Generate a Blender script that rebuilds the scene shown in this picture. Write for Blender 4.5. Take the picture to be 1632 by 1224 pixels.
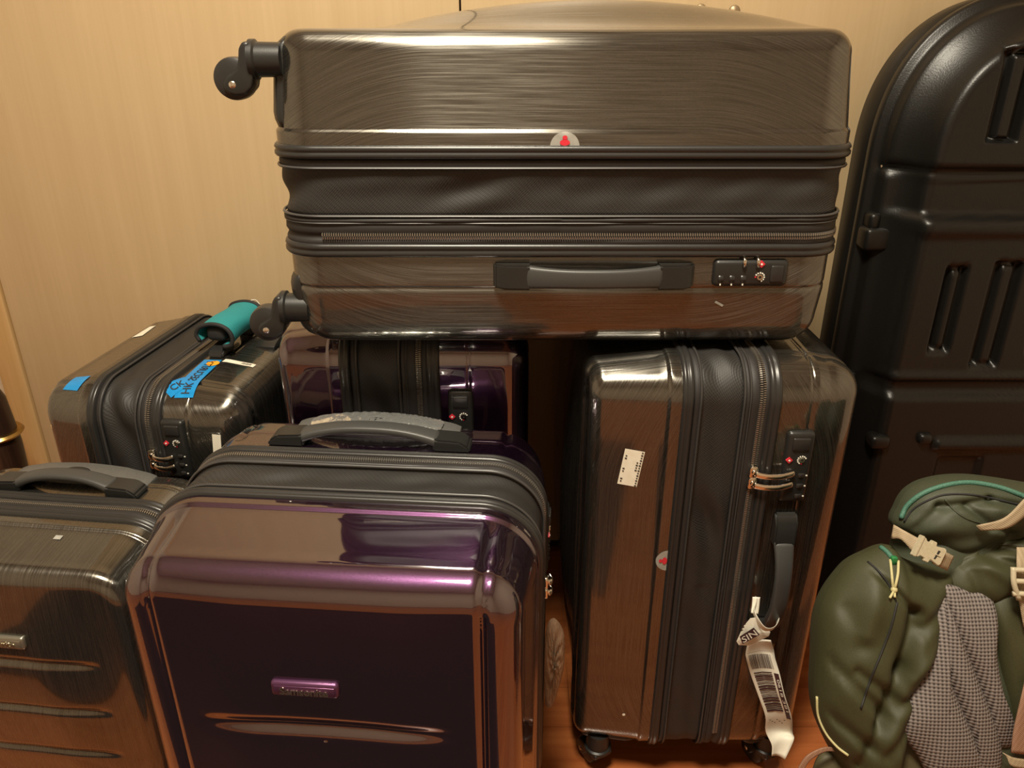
import bpy, bmesh, math, random
import numpy as np
from mathutils import Vector, Matrix
from mathutils.bvhtree import BVHTree

for o in list(bpy.data.objects): bpy.data.objects.remove(o)
S = bpy.context.scene
C = S.collection
random.seed(4); RNG = np.random.default_rng(4)
PI = math.pi

# ------------------------------------------------------------------ camera, light, exposure
CH, PITCH, FPX = 1.10, math.radians(24.0), 1226.0
cam_d = bpy.data.cameras.new('camera'); cam = bpy.data.objects.new('camera', cam_d); C.objects.link(cam)
cam.location = (0, 0, CH); cam.rotation_euler = (PI/2 - PITCH, 0, 0)
cam_d.sensor_width = 36.0; cam_d.lens = 36.0*FPX/1632.0; cam_d.clip_start = 0.02
S.camera = cam
S.view_settings.view_transform = 'Standard'; S.view_settings.look = 'None'
S.view_settings.exposure = 0.0; S.view_settings.gamma = 1.0
S.view_settings.use_curve_mapping = False
w = bpy.data.worlds.new('world'); S.world = w; w.use_nodes = True
w.node_tree.nodes['Background'].inputs[0].default_value = (0.9, 0.8, 0.65, 1)
w.node_tree.nodes['Background'].inputs[1].default_value = 0.02
ld = bpy.data.lights.new('ceiling_lamp', 'AREA'); ld.shape = 'DISK'; ld.size = 0.46
ld.energy = 70; ld.color = (1.0, 0.90, 0.72)
lo = bpy.data.objects.new('ceiling_lamp', ld); C.objects.link(lo); lo.location = (-0.14, 0.26, 2.37)

# ------------------------------------------------------------------ materials
def mat(name, col=(.5, .5, .5), rough=.5, metal=0., **kw):
    m = bpy.data.materials.new(name); m.use_nodes = True
    b = m.node_tree.nodes['Principled BSDF']
    b.inputs['Base Color'].default_value = (*col, 1); b.inputs['Roughness'].default_value = rough
    b.inputs['Metallic'].default_value = metal
    for k, v in kw.items(): b.inputs[k.replace('_', ' ')].default_value = v
    return m
def nodes(m): return m.node_tree.nodes, m.node_tree.links, m.node_tree.nodes['Principled BSDF']
def ramp(N, L, src, stops):
    r = N.new('ShaderNodeValToRGB'); L.new(src, r.inputs[0])
    el = r.color_ramp.elements
    while len(el) < len(stops): el.new(0.5)
    for e, (p, c) in zip(el, stops): e.position = p; e.color = (*c, 1)
    return r.outputs[0]
def noise(N, L, vec, scale, detail=3, rough=.55):
    n = N.new('ShaderNodeTexNoise'); n.inputs['Scale'].default_value = scale
    n.inputs['Detail'].default_value = detail; n.inputs['Roughness'].default_value = rough
    L.new(vec, n.inputs['Vector']); return n.outputs['Fac']
def vscale(N, L, src, s):
    v = N.new('ShaderNodeVectorMath'); v.operation = 'MULTIPLY'; L.new(src, v.inputs[0]); v.inputs[1].default_value = s
    return v.outputs[0]
def bump(N, L, b, h, strength, dist):
    k = N.new('ShaderNodeBump'); k.inputs['Strength'].default_value = strength; k.inputs['Distance'].default_value = dist
    L.new(h, k.inputs['Height']); L.new(k.outputs[0], b.inputs['Normal']); return k
def objco(N): return N.new('ShaderNodeTexCoord').outputs['Object']
def attr(N, name): a = N.new('ShaderNodeAttribute'); a.attribute_name = name; return a
def mul(N, L, a, b, op='MULTIPLY'):
    m = N.new('ShaderNodeMath'); m.operation = op
    for i, v in enumerate((a, b)):
        if isinstance(v, (int, float)): m.inputs[i].default_value = v
        else: L.new(v, m.inputs[i])
    return m.outputs[0]

def m_brushed(name, dark, light, rough=.3):
    m = mat(name, light, rough, .85, Coat_Weight=.9, Coat_Roughness=.06, Coat_IOR=1.8)
    N, L, b = nodes(m)
    na = noise(N, L, vscale(N, L, attr(N, 'brush_face').outputs['Vector'], (620, 9, 0)), 1, 4, .65)
    nb = noise(N, L, vscale(N, L, attr(N, 'brush_side').outputs['Vector'], (620, 9, 0)), 1, 4, .65)
    mx = N.new('ShaderNodeMix'); mx.data_type = 'FLOAT'
    L.new(attr(N, 'brush_mix').outputs['Fac'], mx.inputs[0]); L.new(na, mx.inputs[2]); L.new(nb, mx.inputs[3])
    f = mx.outputs[0]
    L.new(ramp(N, L, f, [(.30, dark), (.70, light)]), b.inputs['Base Color'])
    rr = N.new('ShaderNodeMapRange'); L.new(f, rr.inputs[0]); rr.inputs[1].default_value = .3; rr.inputs[2].default_value = .7
    rr.inputs[3].default_value = rough-.06; rr.inputs[4].default_value = rough+.10; L.new(rr.outputs[0], b.inputs['Roughness'])
    bump(N, L, b, f, .18, .0003)
    b.inputs['Anisotropic'].default_value = .85
    vt = N.new('ShaderNodeVectorTransform'); vt.vector_type = 'VECTOR'; vt.convert_from = 'OBJECT'; vt.convert_to = 'WORLD'
    L.new(attr(N, 'brush_tangent').outputs['Vector'], vt.inputs[0]); L.new(vt.outputs[0], b.inputs['Tangent'])
    return m
M = {}
M['brush'] = m_brushed('brushed_anthracite_shell', (.052, .049, .042), (.140, .131, .114), .25)
M['purple'] = mat('purple_gloss_shell', (.085, .018, .095), .32, .95, Coat_Weight=1.0, Coat_Roughness=.04, Coat_IOR=2.4)
N, L, b = nodes(M['purple']); f = noise(N, L, objco(N), 900, 2); L.new(ramp(N, L, f, [(.3, (.034, .013, .036)), (.7, (.070, .028, .074))]), b.inputs['Base Color'])
M['plastic'] = mat('black_plastic', (.016, .016, .015), .38)
N, L, b = nodes(M['plastic']); bump(N, L, b, noise(N, L, objco(N), 700, 2), .15, .0005)
M['grip'] = mat('charcoal_grip_rubber', (.045, .045, .043), .45)
N, L, b = nodes(M['grip']); bump(N, L, b, noise(N, L, objco(N), 900, 2), .15, .0004)
M['trim'] = mat('black_rubber_trim', (.022, .021, .020), .33)
N, L, b = nodes(M['trim']); bump(N, L, b, noise(N, L, objco(N), 300, 2), .08, .0005)
def m_fabric(name, c0, c1, pitch, amp=.0004, rough=.8, **kw):
    m = mat(name, c1, rough, 0, **kw); N, L, b = nodes(m); co = objco(N)
    sx = N.new('ShaderNodeSeparateXYZ'); L.new(co, sx.inputs[0])
    k = 2*PI/pitch
    d1 = mul(N, L, mul(N, L, sx.outputs[0], sx.outputs[1], 'ADD'), sx.outputs[2], 'ADD')
    d2 = mul(N, L, mul(N, L, sx.outputs[0], sx.outputs[1], 'ADD'), sx.outputs[2], 'SUBTRACT')
    s1 = mul(N, L, mul(N, L, d1, k), 0, 'SINE'); s1.node.operation = 'SINE'
    s2 = mul(N, L, mul(N, L, d2, k*.5), 0, 'SINE'); s2.node.operation = 'SINE'
    h = mul(N, L, mul(N, L, s1, .35), mul(N, L, s2, .15), 'ADD')
    h = mul(N, L, h, .5, 'ADD')
    L.new(ramp(N, L, h, [(.1, c0), (.9, c1)]), b.inputs['Base Color'])
    bump(N, L, b, h, .3, amp)
    return m
M['fabric'] = m_fabric('black_twill_gusset', (.010, .0092, .0085), (.026, .024, .022), .0032, .0006, .58)
M['tape'] = m_fabric('black_zipper_tape', (.010, .0088, .0085), (.026, .023, .022), .0016, .0003, .6)
M['teeth'] = mat('dark_metal_zipper_teeth', (.34, .31, .27), .30, .8)
M['cord'] = mat('black_piping_cord', (.045, .042, .040), .38)
M['chrome'] = mat('chrome', (.80, .76, .68), .16, 1.0)
N, L, b = nodes(M['chrome']); bump(N, L, b, noise(N, L, objco(N), 160, 1), .08, .001)
M['screw'] = mat('bright_steel', (.8, .78, .72), .25, 1.0)
M['red'] = mat('red_print', (.62, .03, .05), .35)
M['white_print'] = mat('white_print', (.8, .78, .7), .5)
M['black_print'] = mat('black_ink', (.02, .018, .02), .6)
M['brown_print'] = mat('dark_brown_ink', (.05, .02, .022), .55)
def m_noisy(name, c0, c1, scale, rough, bs=.2, bd=.001, **kw):
    m = mat(name, c1, rough, 0, **kw); N, L, b = nodes(m); f = noise(N, L, objco(N), scale, 4)
    L.new(ramp(N, L, f, [(.3, c0), (.7, c1)]), b.inputs['Base Color']); bump(N, L, b, f, bs, bd); return m
M['paper'] = m_noisy('off_white_paper', (.74, .70, .58), (.82, .79, .68), 60, .55, .05, .0005)
M['sticker'] = m_noisy('cream_sticker', (.78, .72, .58), (.84, .80, .68), 80, .5, .05, .0003)
M['clear'] = m_noisy('grey_clear_sticker', (.26, .26, .23), (.36, .35, .32), 90, .25, .05, .0003)
M['blue'] = m_noisy('blue_tape', (.005, .20, .52), (.012, .27, .62), 90, .3, .15, .0008)
M['orange'] = m_noisy('orange_dot_sticker', (.85, .33, .02), (.92, .40, .03), 90, .5, .03, .0003)
M['teal'] = m_noisy('teal_neoprene', (.012, .20, .215), (.022, .27, .285), 900, .75, .2, .0004)
M['binding'] = mat('black_binding', (.012, .012, .012), .7)
N, L, b = nodes(M['binding']); bump(N, L, b, noise(N, L, objco(N), 800, 2), .2, .0004)
M['foil'] = mat('clear_protective_film', (.80, .82, .80), .14, .85, Alpha=.9)
N, L, b = nodes(M['foil']); bump(N, L, b, noise(N, L, objco(N), 120, 3), .35, .002)
M['gunmetal'] = m_noisy('gunmetal_plastic', (.075, .075, .070), (.10, .10, .095), 500, .4, .08, .0004)
M['badge_grey'] = mat('pewter_badge', (.30, .29, .24), .35, .8)
N, L, b = nodes(M['badge_grey']); bump(N, L, b, noise(N, L, objco(N), 400, 2), .08, .0005)
M['badge_purple'] = mat('purple_badge', (.115, .045, .105), .35, .6)
N, L, b = nodes(M['badge_purple']); bump(N, L, b, noise(N, L, objco(N), 400, 2), .08, .0005)
M['letter'] = mat('polished_letters', (.86, .80, .62), .18, 1.0)
M['plasticbag'] = mat('brown_plastic_film', (.30, .20, .13), .18, 0, Alpha=.55)
N, L, b = nodes(M['plasticbag']); bump(N, L, b, noise(N, L, objco(N), 45, 4), .6, .006)

# wood laminate of the wardrobe
def m_wood(name, c0, c1, c2, sx, sz, rough, bs=.05):
    m = mat(name, c1, rough); N, L, b = nodes(m); co = objco(N)
    f1 = noise(N, L, vscale(N, L, co, (sx, sx, sz)), 1, 5, .6)
    f2 = noise(N, L, vscale(N, L, co, (sx*6, sx*6, sz*3)), 1, 4, .6)
    f = mul(N, L, mul(N, L, f1, .65), mul(N, L, f2, .35), 'ADD')
    L.new(ramp(N, L, f, [(.36, c0), (.5, c1), (.64, c2)]), b.inputs['Base Color'])
    bump(N, L, b, f2, bs, .0006); return m
M['laminate'] = m_wood('maple_laminate', (.515, .372, .208), (.542, .398, .226), (.570, .422, .244), 22, .9, .42)
M['post_wood'] = m_wood('yellow_maple_trim', (.50, .31, .12), (.58, .37, .16), (.62, .41, .20), 20, 1.0, .35)
M['dark_wood'] = m_wood('dark_walnut', (.014, .007, .005), (.028, .013, .008), (.05, .024, .014), 30, 3, .3)
M['brass'] = mat('aged_brass', (.50, .33, .11), .3, 1.0)
M['knob'] = mat('bronze_knob', (.30, .22, .13), .4, .5)
def m_floor():
    m = mat('red_brown_lacquered_floor', (.3, .1, .04), .22, 0, Coat_Weight=.5, Coat_Roughness=.1)
    N, L, b = nodes(m); co = objco(N)
    f1 = noise(N, L, vscale(N, L, co, (3, 40, 40)), 1, 5, .6)
    br = N.new('ShaderNodeTexBrick'); L.new(co, br.inputs['Vector']); br.inputs['Scale'].default_value = 1
    br.inputs['Brick Width'].default_value = .9; br.inputs['Row Height'].default_value = .09
    br.inputs['Mortar Size'].default_value = .0012
    br.inputs['Color1'].default_value = (1, 1, 1, 1); br.inputs['Color2'].default_value = (.88, .88, .88, 1); br.inputs['Mortar'].default_value = (.75, .75, .75, 1)
    mx = N.new('ShaderNodeMix'); mx.data_type = 'RGBA'; mx.blend_type = 'MULTIPLY'; mx.inputs[0].default_value = 1
    L.new(ramp(N, L, f1, [(.3, (.30, .080, .024)), (.7, (.46, .150, .045))]), mx.inputs[6]); L.new(br.outputs[0], mx.inputs[7])
    L.new(mx.outputs[2], b.inputs['Base Color']); return m
M['floor'] = m_floor()
M['wall'] = m_noisy('cream_painted_wall', (.66, .58, .45), (.70, .62, .48), 8, .85, .05, .001)
M['ceiling'] = m_noisy('white_ceiling', (.72, .70, .64), (.76, .74, .68), 8, .9, .03, .001)
M['hard'] = mat('black_moulded_plastic', (.0070, .0066, .0058), .36, 0, Specular_IOR_Level=.42)
N, L, b = nodes(M['hard']); bump(N, L, b, noise(N, L, objco(N), 420, 3), .28, .0009)
M['olive'] = m_noisy('olive_green_nylon', (.025, .026, .009), (.045, .045, .015), 1100, .62, .35, .0006)
M['olive_dark'] = m_noisy('dark_olive_nylon', (.026, .031, .016), (.048, .055, .029), 1100, .62, .35, .0006)
M['olive_brown'] = m_noisy('olive_brown_nylon', (.050, .042, .017), (.080, .068, .030), 1100, .62, .35, .0006)
M['webbing'] = m_fabric('tan_webbing', (.24, .18, .11), (.40, .31, .20), .0030, .0006, .7)
M['webbing_brown'] = m_fabric('brown_webbing', (.20, .10, .06), (.30, .17, .11), .0030, .0006, .7)
M['buckle'] = m_noisy('beige_plastic_buckle', (.42, .37, .25), (.48, .42, .30), 300, .45, .05, .0005)
M['cordlet'] = m_noisy('pale_olive_cord', (.40, .36, .17), (.52, .47, .25), 900, .7, .3, .0004)
M['zip_teal'] = m_noisy('teal_zipper', (.03, .105, .075), (.07, .19, .135), 700, .55, .6, .0012)
M['zip_green'] = mat('green_zipper_slider', (.03, .22, .07), .4, .3)
def m_mesh():
    m = mat('grey_spacer_mesh', (.4, .34, .33), .75); N, L, b = nodes(m)
    sx = N.new('ShaderNodeSeparateXYZ'); L.new(attr(N, 'plane_uv').outputs['Vector'], sx.inputs[0])
    k = 2*PI/.0052
    u = mul(N, L, sx.outputs[0], sx.outputs[1], 'ADD'); v = mul(N, L, sx.outputs[0], sx.outputs[1], 'SUBTRACT')
    s1 = mul(N, L, mul(N, L, u, k*.62), 0, 'SINE'); s1.node.operation = 'SINE'
    s2 = mul(N, L, mul(N, L, v, k*.62), 0, 'SINE'); s2.node.operation = 'SINE'
    h = mul(N, L, s1, s2)
    h = mul(N, L, mul(N, L, h, .5), .5, 'ADD')
    L.new(ramp(N, L, h, [(.10, (.02, .015, .014)), (.42, (.145, .122, .115)), (.9, (.215, .185, .175))]), b.inputs['Base Color'])
    bump(N, L, b, h, .6, .0015); return m
M['mesh'] = m_mesh()

# ------------------------------------------------------------------ helpers
def tag(o, label, cat, group=None, kind=None):
    o['label'] = label
    if cat: o['category'] = cat
    if group: o['group'] = group
    if kind: o['kind'] = kind
    return o
def empty(name, loc=(0, 0, 0), rot=None):
    o = bpy.data.objects.new(name, None); C.objects.link(o); o.empty_display_size = .05
    o.location = loc
    if rot is not None: o.rotation_euler = rot
    return o
def link(name, me, m, parent=None, smooth=True):
    o = bpy.data.objects.new(name, me); C.objects.link(o)
    if m is not None and not me.materials: me.materials.append(M[m] if isinstance(m, str) else m)
    if smooth: me.polygons.foreach_set('use_smooth', [True]*len(me.polygons))
    if parent is not None: o.parent = parent
    return o
def build(name, V, F, m, parent=None, smooth=True, attrs=None):
    me = bpy.data.meshes.new(name)
    V = np.asarray(V, float)
    if isinstance(F, np.ndarray):
        nf, k = F.shape
        me.vertices.add(len(V)); me.vertices.foreach_set('co', V.ravel())
        me.loops.add(nf*k); me.loops.foreach_set('vertex_index', F.ravel().astype(np.int32))
        me.polygons.add(nf); me.polygons.foreach_set('loop_start', np.arange(0, nf*k, k, dtype=np.int32))
        me.update(calc_edges=True); me.validate()
    else:
        me.from_pydata(V.tolist(), [], F); me.update()
    if attrs:
        for k_, a in attrs.items():
            if a.ndim == 2:
                t = me.attributes.new(k_, 'FLOAT_VECTOR', 'POINT'); t.data.foreach_set('vector', a.astype(np.float32).ravel())
            else:
                t = me.attributes.new(k_, 'FLOAT', 'POINT'); t.data.foreach_set('value', a.astype(np.float32))
    return link(name, me, m, parent, smooth)
def from_bm(name, bm, m, parent=None, smooth=False, sharp=35):
    bmesh.ops.recalc_face_normals(bm, faces=bm.faces)
    me = bpy.data.meshes.new(name); bm.to_mesh(me); bm.free()
    o = link(name, me, m, parent, smooth)
    if smooth and sharp: me.set_sharp_from_angle(angle=math.radians(sharp))
    return o
def bm_box(bm, c, s, bev=0, seg=2, rot=None):
    r = bmesh.ops.create_cube(bm, size=1); vs = r['verts']
    for v in vs: v.co = Vector((v.co.x*s[0], v.co.y*s[1], v.co.z*s[2]))
    if bev:
        es = list({e for v in vs for e in v.link_edges})
        g = bmesh.ops.bevel(bm, geom=es, offset=bev, segments=seg, affect='EDGES', profile=.5)
        vs = list({v for f in g['faces'] for v in f.verts} | {v for v in vs if v.is_valid})
    for v in vs:
        if rot is not None: v.co = rot @ v.co
        v.co += Vector(c)
    return vs
def rbox(name, c, s, m, parent, bev=.003, seg=3, rot=None, smooth=True):
    bm = bmesh.new(); bm_box(bm, c, s, bev, seg, rot); return from_bm(name, bm, m, parent, smooth)
def cyl(name, p0, p1, r0, r1, m, parent, n=24, bev=.0, smooth=True):
    p0, p1 = Vector(p0), Vector(p1); d = p1-p0; h = d.length
    b_ = bev
    prof = [(0, 0), (r0-b_, 0), (r0, b_), (r1, h-b_), (r1-b_, h), (0, h)] if b_ else [(0, 0), (r0, 0), (r1, h), (0, h)]
    return lathe(name, prof, p0, d, m, parent, n)
def lathe(name, prof, p0, axis, m, parent, n=28, sharp=35):
    q = Vector((0, 0, 1)).rotation_difference(Vector(axis).normalized()); p0 = Vector(p0)
    bm = bmesh.new(); rings = []
    for r, z in prof:
        if r < 1e-6: rings.append([bm.verts.new(p0+q@Vector((0, 0, z)))])
        else: rings.append([bm.verts.new(p0+q@Vector((r*math.cos(2*PI*i/n), r*math.sin(2*PI*i/n), z))) for i in range(n)])
    for A, B in zip(rings, rings[1:]):
        for i in range(n):
            j = (i+1) % n
            if len(A) == 1 and len(B) == 1: continue
            if len(A) == 1: bm.faces.new((A[0], B[j], B[i]))
            elif len(B) == 1: bm.faces.new((A[i], A[j], B[0]))
            else: bm.faces.new((A[i], A[j], B[j], B[i]))
    return from_bm(name, bm, m, parent, True, sharp)
def smooth_path(P, n, closed=False):
    P = [Vector(p) for p in P]; out = []
    k = len(P); segs = k if closed else k-1
    for i in range(segs):
        p0 = P[(i-1) % k] if closed or i > 0 else P[0]*2-P[1]
        p1 = P[i]; p2 = P[(i+1) % k]
        p3 = P[(i+2) % k] if closed or i+2 < k else P[-1]*2-P[-2]
        for j in range(n):
            t = j/n
            out.append(.5*((2*p1)+(p2-p0)*t+(2*p0-5*p1+4*p2-p3)*t*t+(3*p1-p0-3*p2+p3)*t**3))
    if not closed: out.append(P[-1].copy())
    return out
def tube(name, P, r, m, parent=None, n=10, closed=False, flat=None, up=None):
    # P: points, r: radius or list; flat=(ra,rb) elliptic section with 'up' as the rb direction
    P = [Vector(p) for p in P]; k = len(P); V = []; F = []
    prev = None
    for i, p in enumerate(P):
        a = P[(i-1) % k] if closed or i > 0 else P[i]; c = P[(i+1) % k] if closed or i < k-1 else P[i]
        t = (c-a).normalized()
        if up is not None: u = Vector(up)
        elif prev is not None: u = prev
        else: u = Vector((0, 0, 1)) if abs(t.z) < .9 else Vector((1, 0, 0))
        s = t.cross(u).normalized(); u = s.cross(t).normalized(); prev = u
        ra, rb = flat if flat else (1, 1)
        rr_ = r[i] if isinstance(r, (list, tuple)) else r
        for j in range(n):
            an = 2*PI*j/n; V.append(p+s*(math.cos(an)*rr_*ra)+u*(math.sin(an)*rr_*rb))
    for i in range(k if closed else k-1):
        for j in range(n):
            F.append((i*n+j, i*n+(j+1) % n, ((i+1) % k)*n+(j+1) % n, ((i+1) % k)*n+j))
    if not closed: F.append(tuple(range(n))[::-1]); F.append(tuple((k-1)*n+j for j in range(n)))
    o = build(name, [v[:] for v in V], F, m, parent); fixn(o); return o
def fixn(o):
    bm = bmesh.new(); bm.from_mesh(o.data); bmesh.ops.recalc_face_normals(bm, faces=bm.faces); bm.to_mesh(o.data); bm.free()
def prism(name, pts, y0, y1, m, parent, bev=.002, axes=(0, 2, 1), seg=2, smooth=True):
    # polygon pts in two axes, extruded along the third from y0 to y1
    bm = bmesh.new(); vs = []
    for (p, q) in pts:
        c = [0, 0, 0]; c[axes[0]] = p; c[axes[1]] = q; c[axes[2]] = y0; vs.append(bm.verts.new(c))
    f = bm.faces.new(vs); r = bmesh.ops.extrude_face_region(bm, geom=[f])
    d = [0, 0, 0]; d[axes[2]] = y1-y0
    bmesh.ops.translate(bm, verts=[v for v in r['geom'] if isinstance(v, bmesh.types.BMVert)], vec=d)
    if bev: bmesh.ops.bevel(bm, geom=list(bm.edges), offset=bev, segments=seg, affect='EDGES', profile=.5, clamp_overlap=True)
    return from_bm(name, bm, m, parent, smooth)
def sstep(x, a, b_): t = np.clip((x-a)/(b_-a), 0, 1); return t*t*(3-2*t)
def text_mesh(body, size, ext=.0004):
    cu = bpy.data.curves.new('lettering', 'FONT'); cu.body = body; cu.size = size; cu.extrude = ext; cu.align_x = 'CENTER'; cu.align_y = 'CENTER'
    cu.resolution_u = 3; cu.offset = size*(.028 if ext else .008)
    o = bpy.data.objects.new('lettering_tmp', cu); C.objects.link(o)
    dg = bpy.context.evaluated_depsgraph_get(); me = bpy.data.meshes.new_from_object(o.evaluated_get(dg))
    bpy.data.objects.remove(o); bpy.data.curves.remove(cu); return me
# pixel rays (1632x1224), used to find where things stand
FW = Vector((0, math.cos(PITCH), -math.sin(PITCH))); UP = Vector((0, math.sin(PITCH), math.cos(PITCH))); CAM = Vector((0, 0, CH))
def ray(px, py): return Vector((1, 0, 0))*((px-816)/FPX)+UP*((612-py)/FPX)+FW
def at(px, py, Y): r = ray(px, py); return CAM+r*(Y/r.y)
def onplane(px, py, p0, n): r = ray(px, py); return CAM+r*((p0-CAM).dot(n)/r.dot(n))
def bvh_of(objs):
    bpy.context.view_layer.update(); V = []; F = []
    for o in objs:
        k = len(V); V += [o.matrix_world @ v.co for v in o.data.vertices]; F += [[i+k for i in p.vertices] for p in o.data.polygons]
    return BVHTree.FromPolygons(V, F)
def drop(bvh, px, py, off=.001):
    r = ray(px, py).normalized(); h = bvh.ray_cast(CAM, r)
    if h[0] is None: return None
    return h[0]-r*off

# ------------------------------------------------------------------ room
def slab(name, c, s, m, kind='structure'):
    o = rbox(name, c, s, m, None, 0, smooth=False); o['kind'] = kind; return o
FX0, FX1, FY0, FY1, FZ = -2.0, 1.7, -1.9, 1.62, 2.46
slab('floor', ((FX0+FX1)/2, (FY0+FY1)/2, -.02), (FX1-FX0, FY1-FY0, .04), 'floor')['label'] = 'red-brown lacquered wooden floor'
slab('ceiling', ((FX0+FX1)/2, (FY0+FY1)/2, FZ+.02), (FX1-FX0, FY1-FY0, .04), 'ceiling')['label'] = 'white ceiling above the luggage'
slab('wall_back', ((FX0+FX1)/2, FY1+.02, FZ/2), (FX1-FX0+.08, .04, FZ), 'wall')['label'] = 'cream wall behind the wardrobe'
slab('wall_front', ((FX0+FX1)/2, FY0-.02, FZ/2), (FX1-FX0+.08, .04, FZ), 'wall')['label'] = 'cream wall behind the viewer'
slab('wall_left', (FX0-.02, (FY0+FY1)/2, FZ/2), (.04, FY1-FY0, FZ), 'wall')['label'] = 'cream wall on the left'
slab('wall_right', (FX1+.02, (FY0+FY1)/2, FZ/2), (.04, FY1-FY0, FZ), 'wall')['label'] = 'cream wall on the right'

# wardrobe: doors at Y = 1.50, side post at the left
WY = 1.50
wd = empty('wardrobe', (-.09, WY, 0)); tag(wd, 'pale maple-veneered wardrobe with tall plain doors behind all the luggage', 'wardrobe')
def wpart(name, x0, x1, y0, y1, z0, z1, m, bev=.002):
    return rbox(name, ((x0+x1)/2+.09, (y0+y1)/2-WY, (z0+z1)/2), (x1-x0, y1-y0, z1-z0), m, wd, bev, 2)
d1 = wpart('door', -1.031, -.0925, WY, WY+.022, .03, 2.40, 'laminate')
d2 = wpart('door', -.0895, .80, WY, WY+.022, .03, 2.40, 'laminate')
d3 = wpart('door', .803, 1.65, WY, WY+.022, .03, 2.40, 'laminate')
wpart('plinth', -1.03, 1.65, WY+.02, WY+.04, 0, .03, 'dark_wood', .001)
wpart('side_post', -1.088, -1.034, WY-.004, WY+.10, 0, 2.40, 'post_wood', .006)
wpart('back_board', -1.03, 1.65, WY+.045, WY+.055, 0, 2.40, 'dark_wood', .001)
for k, (px, py, dd) in enumerate([(676, 36, d1), (826, 12, d2), (1118, 12, d2), (1172, 14, d2)]):
    p = at(px, py, WY-.02); q = (p.x+.09, 0, p.z-.004)
    lathe('knob', [(0, 0), (.005, 0), (.005, .008), (.009, .011), (.0105, .015), (.009, .019), (.004, .0215), (0, .022)], q, (0, -1, 0), 'knob', dd, 20)

# ------------------------------------------------------------------ suitcases
def rr(a, h, R, na, nh, nc):
    """rounded rectangle, counter-clockwise from the middle of the +x side; points and outward normals"""
    R = min(R, a, h); P = []; Nn = []
    def line(p, q, n, nm, last=False):
        for i in range(n):
            t = i/n; P.append((p[0]+(q[0]-p[0])*t, p[1]+(q[1]-p[1])*t)); Nn.append(nm)
    def arc(cx, cy, a0):
        for i in range(nc):
            an = a0+PI/2*i/nc; P.append((cx+R*math.cos(an), cy+R*math.sin(an))); Nn.append((math.cos(an), math.sin(an)))
    line((a, 0), (a, h-R), nh, (1, 0)); arc(a-R, h-R, 0)
    line((a-R, h), (-(a-R), h), na, (0, 1)); arc(-(a-R), h-R, PI/2)
    line((-a, h-R), (-a, -(h-R)), 2*nh, (-1, 0)); arc(-(a-R), -(h-R), PI)
    line((-(a-R), -h), (a-R, -h), na, (0, -1)); arc(a-R, -(h-R), 3*PI/2)
    line((a, -(h-R)), (a, 0), nh, (1, 0))
    return np.array(P), np.array(Nn)
def grid_faces(nr, n, closed=True):
    i = np.arange(nr-1)[:, None]; j = np.arange(n if closed else n-1)[None, :]; j2 = (j+1) % n
    return np.stack([i*n+j, i*n+j2, (i+1)*n+j2, (i+1)*n+j], -1).reshape(-1, 4)
def grid_normals(P):
    du = np.roll(P, -1, 1)-np.roll(P, 1, 1); dv = np.gradient(P, axis=0)
    n = np.cross(du, dv); l = np.linalg.norm(n, axis=2, keepdims=True); return n/np.maximum(l, 1e-12)

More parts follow.
